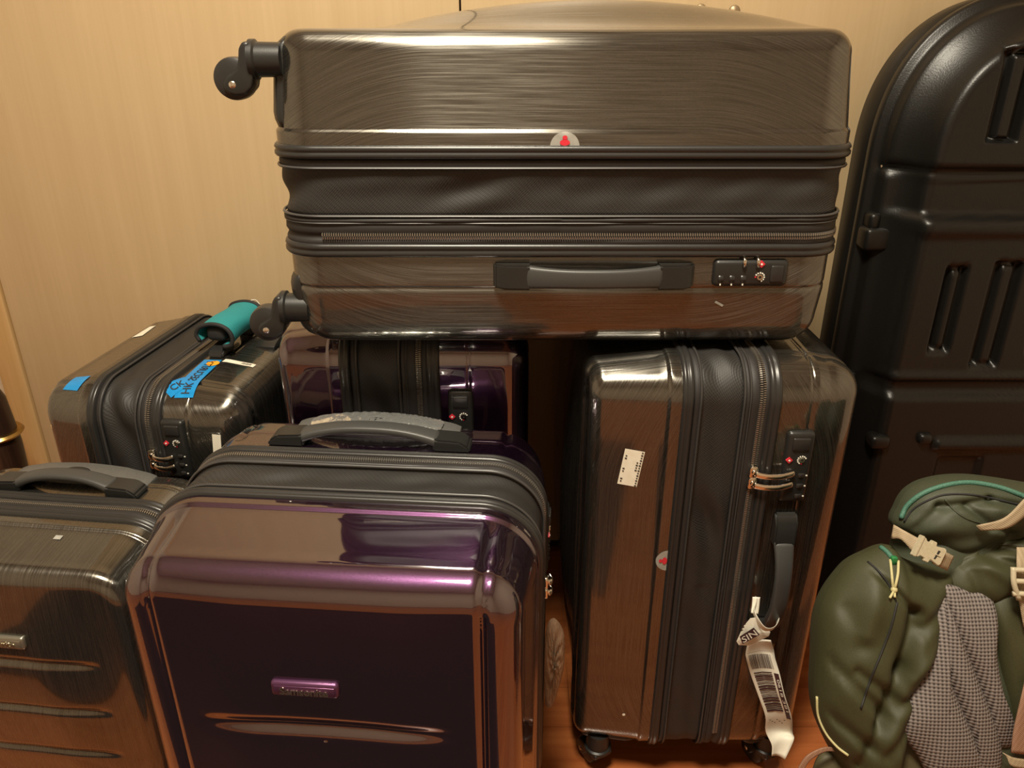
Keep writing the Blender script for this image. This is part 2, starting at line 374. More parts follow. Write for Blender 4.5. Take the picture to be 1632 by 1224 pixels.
class Case:
    """local frame: x width (lock side at +x), y thickness (front shell at -y), z height from the floor"""
    def __init__(s, name, W, Hb, zb, T, R, shell, secs, rf=(.025, .05), bulge=.03, loc=(0, 0, 0), rot=None, face=(30, 12),
                 dents=(), vgroove=True, dens=1.0, wrk=1.0):
        s.wrk = wrk
        s.W, s.Hb, s.zb, s.T, s.R = W, Hb, zb, T, R
        s.a, s.h, s.zc = W/2, Hb/2, zb+Hb/2; s.ztop = zb+Hb
        s.root = empty(name, loc); s.shell = shell
        if rot is not None: s.root.rotation_euler = rot
        s.secs = secs   # widths: front shell, trim1, gusset, zip band, back shell
        y = -T/2; s.y = [y]
        for q in secs: y += q; s.y.append(y)
        s.rf = rf; s.dents = dents; s.vg = vgroove; s.bulge = bulge; s.dens = dens
        s.na = int(96*dens); s.nh = int(80*dens); s.nc = 18
        s.make_shell('front_shell', s.y[1], -1, secs[0], rf[0], face[0], bulge)
        s.make_shell('back_shell', s.y[4], 1, secs[4], rf[1], face[1], 0)
        s.bands()
    def ring(s, t): return rr(s.a-t, s.h-t, max(s.R-t, min(.02, (s.a-t)*.9)), s.na, s.nh, s.nc)
    def make_shell(s, name, yr, sg, D, rf, nf, bulge):
        step = .0035; prof = []
        if sg < 0:   # flange proud of the wall, then a ledge
            for d in np.linspace(0, .015, 4): prof.append((0, d))
            for k in np.linspace(0, 1, 7)[1:]: prof.append((step*(k*k*(3-2*k)), .015+.006*k))
        else:
            for d in np.linspace(0, .034, 7): prof.append((.0015, d))
            for k in np.linspace(0, 1, 9)[1:]: prof.append((.0015, .034+.016*k))
        t0, d0 = prof[-1]; ext = .009 if sg < 0 else .004
        for k in np.linspace(0, 1, 9)[1:]: prof.append((t0+ext*k, d0+(D-rf-d0)*k))
        t0, d0 = prof[-1]
        for an in np.linspace(0, PI/2, 13)[1:]: prof.append((t0+rf*(1-math.cos(an)), d0+rf*math.sin(an)))
        t0, d0 = prof[-1]
        for k in np.linspace(0, 1, nf)[1:]: prof.append((t0+(s.a-t0)*k, D))
        P = []
        for t, d in prof:
            r, _ = s.ring(t); P.append(np.stack([r[:, 0], np.full(len(r), yr+sg*d), r[:, 1]+s.zc], 1))
        P = np.array(P); nr, n = P.shape[:2]
        Nn = grid_normals(P)
        if Nn[2, 0, 0] < 0: Nn = -Nn; flip = True
        else: flip = False
        facew = sstep(np.abs(P[:, :, 1]-yr), D-rf*.9, D-rf*.1)
        X, Y, Z = P[:, :, 0], P[:, :, 1], P[:, :, 2]; zr = (Z-s.zb)/s.Hb; D3 = np.zeros(P.shape[:2])
        dist = np.abs(Y-yr)
        if sg > 0:    # thin crease all round the back shell
            D3 -= .0016*np.exp(-((dist-.042)/.0018)**2)
        if s.vg:      # two grooves running up the face and over the top
            gx = np.abs(np.abs(X)-(s.a-.052))
            on = sstep(dist, .024, .034)*(np.abs(Nn[:, :, 0]) < .6)
            D3 -= on*.0048*np.exp(-(gx/.0028)**2)
            if sg < 0: D3 += on*.0030*sstep((s.a-.052)-np.abs(X), 0, .012)*facew
        for (z0, hl, sig, dep) in s.dents:
            if sg < 0: D3 -= facew*dep*np.exp(-((Z-z0+.006*(X/hl)**2)/sig)**2)*np.clip(1-(X/hl)**4, 0, 1)
        P = P+Nn*D3[:, :, None]
        if bulge:
            k = np.clip((zr-.17)/.80, 0, 1)
            bz = np.sin(PI*k)**.8*sstep(s.a-np.abs(X), .040, .15)
            P[:, :, 1] += sg*bulge*bz*facew
        V = P.reshape(-1, 3); F = grid_faces(nr, n)
        if not flip: F = F[:, ::-1]
        # grid order decides the winding; make the outside the front
        c = V[F[n*3]]; nn = np.cross(c[1]-c[0], c[2]-c[0])
        if np.dot(nn, Nn[3, 0]) < 0: F = F[:, ::-1]
        zt = np.clip((s.zb+.19-Z)/.19, 0, 1)**2+np.clip((Z-(s.ztop-.19))/.19, 0, 1)**2
        up_ = np.where(Z > s.zc, 1, -1)
        wob = .0010*np.sin(Z*11+Y*16)
        A = np.stack([X+wob*.5, (Z+Y*sg), 0*X], -1).reshape(-1, 3)
        B = np.stack([Y+sg*.075*zt+wob*.6, Z, 0*X], -1).reshape(-1, 3)
        mix = sstep(np.abs(Nn[:, :, 0]), .55, .9).reshape(-1)
        dz = (2*np.clip((Z-(s.ztop-.19))/.19, 0, 1)-2*np.clip((s.zb+.19-Z)/.19, 0, 1))/.19*.075*sg
        mm = sstep(np.abs(Nn[:, :, 0]), .55, .9)[:, :, None]
        tf = np.stack([1+0*X, 0*X, 0*X], -1); ts = np.stack([0*X, 1+0*X, dz], -1); ts /= np.linalg.norm(ts, axis=2, keepdims=True)
        tg = tf*(1-mm)+ts*mm*np.sign(-sg*X+1e-9)[:, :, None]
        tg /= np.maximum(np.linalg.norm(tg, axis=2, keepdims=True), 1e-6)
        o = build(name, V, np.ascontiguousarray(F), s.shell, s.root, True, {'brush_tangent': tg.reshape(-1, 3), 'brush_face': A, 'brush_side': B, 'brush_mix': mix})
        return o
    def band(s, name, prof, m, wr=None, dens=None):
        """loop round the case: prof = (offset outward, y)"""
        r, nm = s.ring(0); P = []
        arc = np.concatenate([[0], np.cumsum(np.linalg.norm(np.diff(r, axis=0), axis=1))])
        for (o_, y) in prof:
            off = np.full(len(r), o_); yy = np.full(len(r), y)
            if wr is not None: do, dy = wr(arc, y); off = off+do; yy = yy+dy
            q = r+nm*off[:, None]; P.append(np.stack([q[:, 0], yy, q[:, 1]+s.zc], 1))
        P = np.array(P); V = P.reshape(-1, 3); F = grid_faces(len(prof), len(r))
        c = V[F[0]]; nn = np.cross(c[1]-c[0], c[2]-c[0])
        return build(name, V, np.ascontiguousarray(F[:, ::-1]), m, s.root)
    def bands(s):
        y1, y2, y3, y4 = s.y[1:5]; e = .0003
        def flange(ya, yb, nm):
            w = yb-ya
            s.band(nm, [(-.006, ya), (.0015, ya), (.0035, ya+.12*w), (.0045, ya+.3*w), (.0030, ya+.42*w), (.0030, ya+.50*w), (.0046, ya+.60*w),
                        (.0046, ya+.8*w), (.0030, ya+.94*w), (-.006, yb)], 'trim')
        w1 = y2-y1
        if w1 > .004:
            flange(y1-.002, y1+.55*w1, 'front_trim')
            s.band('front_tape', [(-.006, y1+.5*w1), (-.0005, y1+.56*w1), (.0005, y1+.75*w1), (-.001, y2)], 'tape')
            s.cord('expansion_zip', y2-.0015, .0012, .0019)
        if y3-y2 > .004:
            ph = RNG.uniform(0, 6, 10)
            def wr(arc, y):
                u = (y-y2)/(y3-y2); e_ = np.sin(PI*np.clip(u, 0, 1))
                env = .5+.5*np.sin(arc*5.3+ph[4])
                d = env*(.0026*np.sin(arc*34+u*4.2+ph[0])+.0018*np.sin(arc*58+u*5.4+ph[1]))+.0008*np.sin(arc*83+u*5+ph[2])+.0010*np.sin(u*8+arc*9+ph[3])
                return (d*s.wrk-.0012)*e_, 0*arc
            prof = [(-.004, y2-.002)]+[(-.0025, y2+(y3-y2)*k) for k in np.linspace(0, 1, 18)]+[(-.004, y3+.002)]
            s.band('gusset', prof, 'fabric', wr)
            s.cord('expansion_zip', y3+.0015, .0012, .0019)
        w2 = y4-y3
        ph2 = RNG.uniform(0, 6, 4)
        def wv(arc, y): return .0006*np.sin(arc*22+ph2[0])+.0004*np.sin(arc*61+ph2[1]), .0007*np.sin(arc*9+ph2[2])
        s.band('zip_tape', [(-.006, y3), (-.001, y3+.003), (.0022, y3+.10*w2), (.0022, y3+.16*w2), (-.0008, y3+.20*w2), (.0006, y3+.26*w2), (.0012, y3+.40*w2), (0, y3+.44*w2), (-.0012, y3+.48*w2),
                            (-.0012, y3+.54*w2), (0, y3+.58*w2), (.0012, y3+.62*w2), (.0008, y3+.76*w2), (-.006, y3+.78*w2)], 'tape', wv)
        s.cord('piping', y3+.20*w2, .0008, .0013)
        s.yz = y3+.51*w2
        s.teeth(s.yz)
        if w1 <= .004: flange(y1-.001, y3+.10*w2+.004, 'front_trim')
        flange(y3+.70*w2, y4+.002, 'back_trim')
    def cord(s, name, y, off, r):
        n = 6; P = []; rg, nm = s.ring(0)
        for k in range(n):
            an = -2*PI*k/n; o_ = off+r*math.cos(an); q = rg+nm*o_; P.append(np.stack([q[:, 0], np.full(len(q), y+r*math.sin(an)), q[:, 1]+s.zc], 1))
        P.append(P[0]); P = np.array(P)
        return build(name, P.reshape(-1, 3), np.ascontiguousarray(grid_faces(n+1, len(rg))), 'cord', s.root)
    def outl(s, arc):
        """point on the outline at signed arc length from the middle of the lock side, going up and over the top"""
        R = s.R; L1 = s.h-R; L2 = L1+PI/2*R; L3 = L2+2*(s.a-R); sg = 1
        if arc < 0: sg = -1; arc = -arc
        if arc <= L1: p, n = (s.a, arc), (1, 0)
        elif arc <= L2: an = (arc-L1)/R; p, n = (s.a-R+R*math.cos(an), L1+R*math.sin(an)), (math.cos(an), math.sin(an))
        elif arc <= L3: p, n = (s.a-R-(arc-L2), s.h), (0, 1)
        else:
            an = min((arc-L3)/R, PI/2); p, n = (-(s.a-R)-R*math.sin(an), s.h-R+R*math.cos(an)), (-math.sin(an), math.cos(an))
        return np.array((p[0], sg*p[1]+s.zc)), np.array((n[0], sg*n[1]))
    def teeth(s, y, pitch=.0028):
        L = 2*(2*(s.a-s.R)+2*(s.h-s.R))+2*PI*s.R; half = (s.h-s.R)+PI/2*s.R+2*(s.a-s.R)+PI/2*s.R
        V = []; F = []; n = int(half/pitch)
        for k in range(-int((s.h-s.R)/pitch), n):
            p, nm = s.outl(k*pitch); q, _ = s.outl(k*pitch+.0015); t = q-p
            for sd in (-1, 1):
                o_ = len(V); sh = t*(.5 if sd > 0 else 0)
                for (a_, b_, c_) in ((0, .0003, -.001), (1, .0003, -.001), (1, .0040, -.001), (0, .0040, -.001), (.12, .0005, .0030), (.88, .0005, .0030), (.88, .0036, .0026), (.12, .0036, .0026)):
                    r = p+t*a_*1.1+sh+nm*(c_); V.append((r[0], y+sd*b_, r[1]))
                F += [(o_+4, o_+5, o_+6, o_+7), (o_, o_+1, o_+5, o_+4), (o_+1, o_+2, o_+6, o_+5), (o_+2, o_+3, o_+7, o_+6), (o_+3, o_, o_+4, o_+7)]
        o = build('zipper_teeth', V, F, 'teeth', s.root, False); o['kind'] = 'stuff'; fixn(o)
    # surface patches: (u along the outline, v along y)
    def wall(s, u, y, off=.0006):
        p, n = s.outl(u)
        if y < s.y[1]: ins = .0035*float(sstep(np.array(s.y[1]-y), .015, .021))+.009*max(0, min(1, (s.y[1]-y-.021)/max(.01, s.secs[0]-s.rf[0]-.021)))
        elif y > s.y[4]: ins = .0015+.004*max(0, min(1, (y-s.y[4]-.05)/max(.01, s.secs[4]-s.rf[1]-.05)))
        else: ins = 0
        dr = 0
        rf, yr, D = (s.rf[1], s.y[4], s.secs[4]) if y > 0 else (s.rf[0], s.y[1], s.secs[0])
        e = abs(y-yr)-(D-rf)
        if e > 0: e = min(e, rf*.999); ins += rf-math.sqrt(rf*rf-e*e)
        q = p+n*(off-ins); return (q[0], y, q[1])
    def patch(s, name, u0, y0, du, dy, ang, m, parent=None, off=.0008, poly=None, nu=14, nv=8, lab=None):
        V = []; F = []
        ca, sa = math.cos(ang), math.sin(ang)
        for i in range(nu+1):
            for j in range(nv+1):
                a_ = (i/nu-.5); b_ = (j/nv-.5)
                if poly == 'disc':
                    rr_ = i/nu; th = 2*PI*j/nv; a_, b_ = .5*rr_*math.cos(th), .5*rr_*math.sin(th)
                if poly == 'half':
                    rr_ = i/nu; th = PI*j/nv; a_, b_ = .5*rr_*math.cos(th), -rr_*math.sin(th)
                p, q = a_*du, b_*dy
                V.append(s.wall(u0+p*ca-q*sa, y0+p*sa+q*ca, off))
        for i in range(nu):
            for j in range(nv): F.append((i*(nv+1)+j, (i+1)*(nv+1)+j, (i+1)*(nv+1)+j+1, i*(nv+1)+j+1))
        o = build(name, V, F, m, parent or s.root)
        me = o.data; fixn(o)
        if lab: o['label'] = lab
        return o
    def patch_text(s, name, body, size, u0, y0, ang, m, parent, off=.0016, sx=1.0, fit=None):
        me = text_mesh(body, size, 0)
        if fit: sx = fit/max(1e-6, max(v.co.x for v in me.vertices)-min(v.co.x for v in me.vertices))
        ca, sa = math.cos(ang), math.sin(ang)
        for v in me.vertices:
            p, q = v.co.x*sx, v.co.y; v.co = s.wall(u0+p*ca-q*sa, y0+p*sa+q*ca, off)
        me.materials.clear(); o = link(name, me, m, parent, False); return o
    def wheels(s, which=((1, -1), (1, 1), (-1, -1), (-1, 1)), trail=(0, 1), inset=(.040, .040)):
        tx, ty = trail; l = math.hypot(tx, ty); tx /= l; ty /= l
        for sx, sy in which:
            D = s.secs[0] if sy < 0 else s.secs[4]
            yo = sy*(s.T/2-.008); yi = (s.y[1]-.020) if sy < 0 else (s.y[4]+.030)
            x1 = sx*(s.a+.002); x0 = sx*(s.a-.085); yc = (yo+yi)/2; yl = abs(yo-yi)
            V = []; n1, n2 = 22, 12; L1 = s.h-s.R; ua, ub = L1+s.R*.80, L1+PI/2*s.R+.036
            for lay_ in (0, 1):
                for i in range(n1+1):
                    for j in range(n2+1):
                        ee = min(i, n1-i, 2)/2*min(j, n2-j, 2)/2
                        q = s.wall(-(ua+(ub-ua)*i/n1), yi+(yo-yi)*j/n2, (.0055*ee**.5 if lay_ == 0 else -.012)); V.append((sx*q[0], q[1], q[2]))
            G = grid_faces(n1+1, n2+1, False); k0 = (n1+1)*(n2+1); F = G.tolist()+(G[:, ::-1]+k0).tolist()
            for i in range(n1):
                for j in (0, n2): F.append((i*(n2+1)+j, (i+1)*(n2+1)+j, k0+(i+1)*(n2+1)+j, k0+i*(n2+1)+j))
            for j in range(n2):
                for i in (0, n1): F.append((i*(n2+1)+j, i*(n2+1)+j+1, k0+i*(n2+1)+j+1, k0+i*(n2+1)+j))
            hs = build('wheel_housing', V, F, 'plastic', s.root); fixn(hs)
            nx, ny = sx*(s.a-.030), sy*(s.T/2-inset[0 if sy < 0 else 1])
            lathe('swivel_collar', [(0, 0), (.022, 0), (.022, .006), (.019, .008), (.0185, .036), (0, .036)], (nx, ny, s.zb-.014), (0, 0, 1), 'plastic', hs, 28)
            # fork: a hooded arm that runs from the collar down to the axle
            zb = s.zb-.010; ax, az = .026, .0235
            top = [(-.019, zb), (.019, zb), (.030, zb-.003), (.037, zb-.011), (.0385, az+.004), (.037, az-.005), (.032, az-.0105), (.025, az-.0115), (.018, az-.008), (.014, az-.001), (.009, zb-.018), (.000, zb-.015), (-.012, zb-.013), (-.019, zb-.008)]
            fk = prism('wheel_fork', top, -.0165, .0165, 'plastic', hs, .0045, (0, 2, 1), 3)
            wx = ax-.006
            wl = lathe('wheel', [(0, 0), (.010, 0), (.0185, .001), (.0225, .003), (.0235, .007), (.0235, .019), (.0225, .023), (.0185, .025), (.010, .026), (0, .026)], (wx, -.013, az), (0, 1, 0), 'trim', hs, 36)
            pn = lathe('axle_pin', [(0, 0), (.0030, .0008), (.0042, .0016), (.0042, .0344), (.003, .0352), (0, .036)], (ax, -.018, az), (0, 1, 0), 'screw', hs, 16)
            rot = Matrix(((tx, -ty, 0), (ty, tx, 0), (0, 0, 1))).to_4x4()
            for o in (fk, wl, pn): o.data.transform(Matrix.Translation((nx, ny, 0)) @ rot)
    def handle(s, where, yc, zc_or_x, Lh, rise=.016, capw=.030, bow=.0):
        """carry handle of two caps and an arched grip; where 'side' (lock side) or 'top'"""
        g = empty('carry_handle'); g.parent = s.root
        bpy.data.objects.remove(g)
        def T(u, v, w):   # u along the handle, v across (y), w outward
            return (s.a-.002+w, yc+v, zc_or_x+u) if where == 'side' else (zc_or_x+u, yc+v, s.ztop-.002+w)
        hw = capw/2; cl = .048
        base = None
        V = []; ns = 28; prof = []
        # grip: rounded rectangular section swept along an arch
        gl = Lh/2-cl+.006; secs = 36
        for i in range(secs+1):
            t = -1+2*i/secs; u = gl*t; w_ = .010+rise*(1-abs(t)**2.4); wd = hw*(.80+.20*abs(t)**3)-bow*(1-t*t); th = .0052+.002*abs(t)**4
            for k in range(16):
                an = 2*PI*k/16; cx, sy_ = math.cos(an), math.sin(an)
                V.append(T(u, wd*np.sign(cx)*abs(cx)**.45, w_+th*np.sign(sy_)*abs(sy_)**.6))
        F = grid_faces(secs+1, 16).tolist(); F.append(list(range(16))); F.append([secs*16+k for k in range(16)])
        grip = build('carry_handle', V, F, 'grip', s.root); fixn(grip)
        for sd in (-1, 1):
            # cap: wedge with a bevelled top
            c0, c1 = sd*Lh/2, sd*(Lh/2-cl)
            pts = [(c0, 0), (c0-sd*.003, .008), (c0-sd*.014, .0155), (c1, .0175), (c1, 0)]
            bm = bmesh.new(); a_ = [bm.verts.new(T(u, -hw-.001, w_)) for u, w_ in pts]; b_ = [bm.verts.new(T(u, hw+.001, w_)) for u, w_ in pts]
            bm.faces.new(a_); bm.faces.new(b_[::-1])
            for i in range(5): bm.faces.new((a_[i], b_[i], b_[(i+1) % 5], a_[(i+1) % 5]))
            bmesh.ops.bevel(bm, geom=list(bm.edges), offset=.0025, segments=2, affect='EDGES', clamp_overlap=True)
            from_bm('handle_cap', bm, 'plastic', grip, True)
        return grip
    def lock(s, z, yc, pulls=True, Lz=.098, wy=.037, pull_z=None, short=False):
        pl = rbox('lock_plate', (s.a-.001, yc, z), (.014, wy, Lz), 'plastic', s.root, .006, 4)
        xs = s.a+.0062
        rbox('release_button', (xs, yc, z+Lz*.34), (.0040, wy*.62, Lz*.17), 'trim', pl, .0018, 3)
        # red diamond and ringed keyhole
        prism('lock_emblem', [(yc-.0125+.0045*math.cos(t)*(1 if k % 2 == 0 else .72), z+Lz*.12+.0045*math.sin(t)*(1 if k % 2 == 0 else .72)) for k, t in enumerate(np.linspace(0, 2*PI, 9)[:-1])], xs-.001, xs+.0012, 'red', pl, 0, (1, 2, 0))
        prism('emblem_core', [(yc-.0125+.0016*math.cos(t), z+Lz*.12+.0016*math.sin(t)) for t in np.linspace(0, 2*PI, 5)[:-1]], xs, xs+.0018, 'white_print', pl, 0, (1, 2, 0))
        kh = lathe('keyhole', [(.0018, .0), (.0018, .0018), (.0036, .0018), (.0040, 0)], (xs-.0005, yc+.004, z+Lz*.12), (1, 0, 0), 'chrome', pl, 20)
        for k in range(9):
            an = .5+k*2*PI/12; c = (xs+.0002, yc+.004+.0054*math.cos(an), z+Lz*.12+.0054*math.sin(an))
            rbox('dial_mark', c, (.0008, .0016, .0016), 'red' if k == 8 else 'white_print', pl, 0, 1, Matrix.Rotation(an, 3, 'X'), False)
        for k in range(3):
            zz = z-Lz*(.10+.15*k)
            lathe('number_wheel', [(0, 0), (.0052, .0), (.0058, .001), (.0058, .0052), (.0052, .0062), (0, .0062)], (s.a+.0022, yc+.0065, zz-.0031), (0, 0, 1), 'trim', pl, 18)
            rbox('index_mark', (xs+.0002, yc+.0135, zz), (.0006, .0022, .0016), 'white_print', pl, 0, 1, None, False)
        if pulls:
            for k in range(2):
                zz = (pull_z if pull_z is not None else z-.002)-k*.0165
                y0 = s.yz
                sl = prism('zip_slider', [(y0-.0065, zz-.006), (y0-.004, zz-.0095), (y0+.004, zz-.0095), (y0+.0065, zz-.006), (y0+.0055, zz+.006), (y0+.003, zz+.008), (y0-.003, zz+.008), (y0-.0055, zz+.006)], s.a+.001, s.a+.0075, 'chrome', s.root, .0018, (1, 2, 0))
                lathe('slider_rivet', [(0, 0), (.0034, 0), (.0034, .001), (.0024, .0026), (0, .003)], (s.a+.0072, y0, zz), (1, 0, 0), 'chrome', sl, 16)
                ye = yc-.004 if not short else y0+.016
                P = [(s.a+.0085, y0+.002, zz-.003), (s.a+.0115, y0+.3*(ye-y0), zz-.0045), (s.a+.0120, y0+.65*(ye-y0), zz-.0045), (s.a+.0085, ye, zz-.0015)]
                tube('zip_pull', smooth_path(P, 8), .0019, 'chrome', sl, 10, False, (2.3, .8), (1, 0, 0))
        return pl
    def bar(s, film=False, Lx=.215, y_off=.040, m='gunmetal', xo=0.):
        """folded telescopic handle lying in the top of the back shell"""
        yc = s.T/2-y_off; z = s.ztop
        pts = [(-Lx/2, 0), (-Lx/2+.012, .0045), (-Lx/2+.032, .0085), (-Lx/2+.05, .0120), (0, .0150), (Lx/2-.05, .0120), (Lx/2-.032, .0085), (Lx/2-.012, .0045), (Lx/2, 0)]
        top = smooth_path([(p[0], 0, p[1]) for p in pts], 6)
        outline = [(p.x+xo, p.z+z-.001) for p in top]+[(Lx/2+xo, z-.008), (-Lx/2+xo, z-.008)]
        g = prism('pull_handle', outline, yc-.017, yc+.017, m, s.root, .003, (0, 2, 1), 2)
        bm = bmesh.new(); r = bmesh.ops.create_uvsphere(bm, u_segments=24, v_segments=10, radius=1)
        for v in bm.verts: v.co = Vector((xo+v.co.x*.019, yc-.006+v.co.y*.0085, z+.0140+v.co.z*.004))
        from_bm('release_button', bm, 'plastic', g, True, 0)
        if film:
            V = []; nu, nv = 60, 12
            for i in range(nu+1):
                for j in range(nv+1):
                    t = i/nu*2-1; q = j/nv*2-1; u = t*Lx*.40*(1-.08*q*q); h = .0150*(1-abs(t*.8)**2.2)
                    V.append((u+RNG.uniform(-1, 1)*.0008, yc+q*.0195, z+h+.002+RNG.uniform(0, 1)*.0022-.004*abs(q)**4))
            fo = build('protective_film', V, grid_faces(nu+1, nv+1, False), 'foil', g, False); fixn(fo)
            fo['label'] = 'crinkled clear film still on the pull handle'
        return g
    def badge(s, zc, m, xw=.072, zh=.0185, xc=0.):
        """name plate on the front face, found by dropping a ray on the bulged shell"""
        fs = [o for o in s.root.children if o.name.startswith('front_shell')][0]
        V = np.empty(len(fs.data.vertices)*3); fs.data.vertices.foreach_get('co', V); V = V.reshape(-1, 3)
        def yat(x, z): d = (V[:, 0]-x)**2+(V[:, 2]-z)**2+(V[:, 1] > s.y[1]-.05)*9; return V[np.argmin(d), 1]
        y0 = yat(xc, zc); tilt = math.atan2(yat(xc, zc+.02)-yat(xc, zc-.02), .04)
        rot = Matrix.Rotation(-tilt, 3, 'X')
        pl = rbox('name_badge', (xc, y0-.001, zc), (xw, .009, zh), m, s.root, .004, 4, rot)
        rbox('badge_field', (xc, y0-.0052, zc-.0005), (xw-.007, .002, zh-.0065), m, pl, .0009, 2, rot)
        me = text_mesh('Samsonite', .0125, .0005)
        M4 = Matrix.Translation((xc, y0-.0068, zc-.0007)) @ rot.to_4x4() @ Matrix.Rotation(PI/2, 4, 'X')
        me.transform(M4); me.materials.clear(); link('lettering', me, 'letter', pl, False)
    def emblem(s, u=0.):
        y = s.y[1]-.001
        a_ = s.patch('round_emblem', u, y, .034, .0165, 0, 'clear', poly='half', nu=6, nv=20, off=.0006)
        a_['label'] = 'grey half-round emblem with a red figure'
        for (du, dy, k, q) in ((.0, -.010, .006, .005), (0, -.0045, .012, .007)):
            s.patch('red_figure', u+du, y+dy, k, q, 0, 'red', a_, off=.0013, poly='disc', nu=4, nv=12)

R90 = (0, 0, -PI/2)
SEC28 = (.126, .025, .053, .050, .124)
T28 = sum(SEC28)
# --- the case lying flat on top of the two upright ones
lay = Matrix(((0, 0, 1), (-1, 0, 0), (0, -1, 0))).to_euler()
topc = Case('large_suitcase', .49, .690, .058, T28, .052, 'brush', SEC28, (.028, .038), .034, (-.342, 1.170, .736+T28/2), lay, (40, 10), vgroove=False, wrk=.8)
tag(topc.root, 'large brushed anthracite hard-shell suitcase lying flat across two upright ones, wheels pointing left', 'suitcase', 'hard-shell suitcases')
topc.wheels(trail=(0, 1), inset=(.033, .048))
topc.handle('side', topc.y[4]+.024, .405+.058-.02, .25, .012, .029)
topc.lock(.636, topc.y[4]+.021, pulls=False, Lz=.092, wy=.034)
for k in range(2):
    tube('zip_pull', [(topc.a+.004, topc.y[4]+.001, .626+k*.0165), (topc.a+.008, topc.y[4]+.004, .626+k*.0165), (topc.a+.0075, topc.y[4]+.012, .626+k*.0165)], .0024, 'chrome', topc.root, 8)
topc.emblem(.0)
topc.patch('scuff_mark', .20, topc.y[4]+.062, .012, .003, .5, 'clear', nu=4, nv=2)
# --- upright brushed case under its right half
SECR = (.118, .023, .052, .047, .116); TR = sum(SECR)
rc = Case('large_suitcase', .49, .672, .058, TR, .052, 'brush', SECR, (.020, .050), .022, (.278, .880+.245, 0), R90, (24, 10))
tag(rc.root, 'large brushed anthracite suitcase standing upright with a white airline tag on its side handle', 'suitcase', 'hard-shell suitcases')
rc.wheels(trail=(-1, -.5))
rc.handle('side', rc.y[4]+.030, .405, .23, .022, .028)
rc.lock(.590, rc.y[4]+.033, pulls=True, Lz=.105, wy=.036, pull_z=.585)
rc.emblem(.045)
# --- purple upright case under its left half
bp = Case('large_suitcase', .475, .672, .058, .361, .052, 'purple', (.095, .024, .057, .057, .128), (.022, .040), .02, (-.156, .997+.2375, 0), R90, (20, 10))
tag(bp.root, 'glossy purple upright suitcase, narrow side forward, pinned under the flat one', 'suitcase', 'hard-shell suitcases')
bp.wheels(trail=(-1, -.3))
bp.handle('side', bp.y[4]+.030, .395, .23, .004, .028)
bp.lock(.595, bp.y[4]+.030, pulls=True, Lz=.105, wy=.036, pull_z=.565, short=True)
# --- brushed case at the left against the wardrobe
lg = Case('medium_suitcase', .40, .562, .055, .335, .062, 'brush', (.088, .022, .055, .042, .128), (.022, .045), .02, (-.552, 1.252, 0), (0, 0, -PI/2-math.radians(7)), (20, 14), wrk=1.8)
tag(lg.root, 'scratched brushed anthracite suitcase with blue tape and stickers standing by the wardrobe, far left', 'suitcase', 'hard-shell suitcases')
lg.wheels(trail=(-1, -.3))
lg.lock(.525, lg.y[4]+.020, pulls=True, Lz=.100, wy=.038, pull_z=.515)
topg = lg.handle('top', lg.y[4]+.022, -.032, .165, .026, .024)
lg.bar(Lx=.13, y_off=.045, m='plastic', xo=-.075)
# --- purple case in front
SECP = (.120, .020, .052, .038, .112); TP = sum(SECP)
fp = Case('medium_suitcase', .450, .575, .055, TP, .068, 'purple', SECP, (.034, .040), .008, (-.188, .786, 0), (0, 0, -math.radians(4.5)), (100, 10),
          dents=((.425, .145, .0095, .0060), (.25, .145, .0095, .0060)), dens=1.3)
tag(fp.root, 'glossy purple suitcase at the front with its gusset expanded and badge facing forward', 'suitcase', 'hard-shell suitcases')
fp.wheels(trail=(.4, -1))
fp.handle('top', fp.y[4]+.026, .0, .262, .014, .030)
fp.bar(film=True, Lx=.22, y_off=.046)
fp.badge(.482, 'badge_purple', xc=-.014)
fp.lock(.495, fp.y[4]+.030, pulls=True, Lz=.095, wy=.036, pull_z=.46, short=True)
# --- small brushed case at the front left
SECG = (.098, .002, .002, .046, .098); TG = sum(SECG)
fg = Case('small_suitcase', .375, .475, .05, TG, .062, 'brush', SECG, (.020, .035), .012, (-.630, .885, 0), (0, 0, -math.radians(6.5)), (70, 10),
          dents=((.378, .122, .0050, .0050), (.300, .122, .0050, .0050), (.222, .122, .0050, .0050)), dens=1.2, vgroove=False)
tag(fg.root, 'small brushed anthracite suitcase cut off by the left edge, closed, badge facing forward', 'suitcase', 'hard-shell suitcases')
fg.wheels(trail=(.4, -1))
fg.handle('top', fg.y[4]+.020, .0, .225, .015, .030)
fg.bar(Lx=.21, y_off=.046)
fg.badge(.412, 'badge_grey')

# ------------------------------------------------------------------ stickers, tapes and tags on the cases
def hit(case, px, py):
    """(arc length, y) of the point of a case that a ray meets"""
    obs = [o for o in case.root.children if o.type == 'MESH' and (o.name.startswith('front_shell') or o.name.startswith('back_shell'))]
    bv = bvh_of(obs); p = None
    for k in range(60):
        p = drop(bv, px+k*2.0*math.cos(k*2.4), py+k*2.0*math.sin(k*2.4), 0)
        if p is not None: break
    l = case.root.matrix_world.inverted() @ p
    best = min((( (q[0]-l.x)**2+(q[1]-l.z)**2, u) for u in np.arange(-case.h, case.h+2*case.a, .002) for q in [case.outl(u)[0]]))
    return best[1], l.y
def patch_px(case, name, p0, p1, width, m, n=(18, 6), lab=None, off=.0008):
    a, b = hit(case, *p0), hit(case, *p1); d = (b[0]-a[0], b[1]-a[1]); L_ = math.hypot(*d); an = math.atan2(d[1], d[0])
    o = case.patch(name, (a[0]+b[0])/2, (a[1]+b[1])/2, L_, width, an, m, nu=n[0], nv=n[1], lab=lab, off=off)
    return o, ((a[0]+b[0])/2, (a[1]+b[1])/2, an, L_)
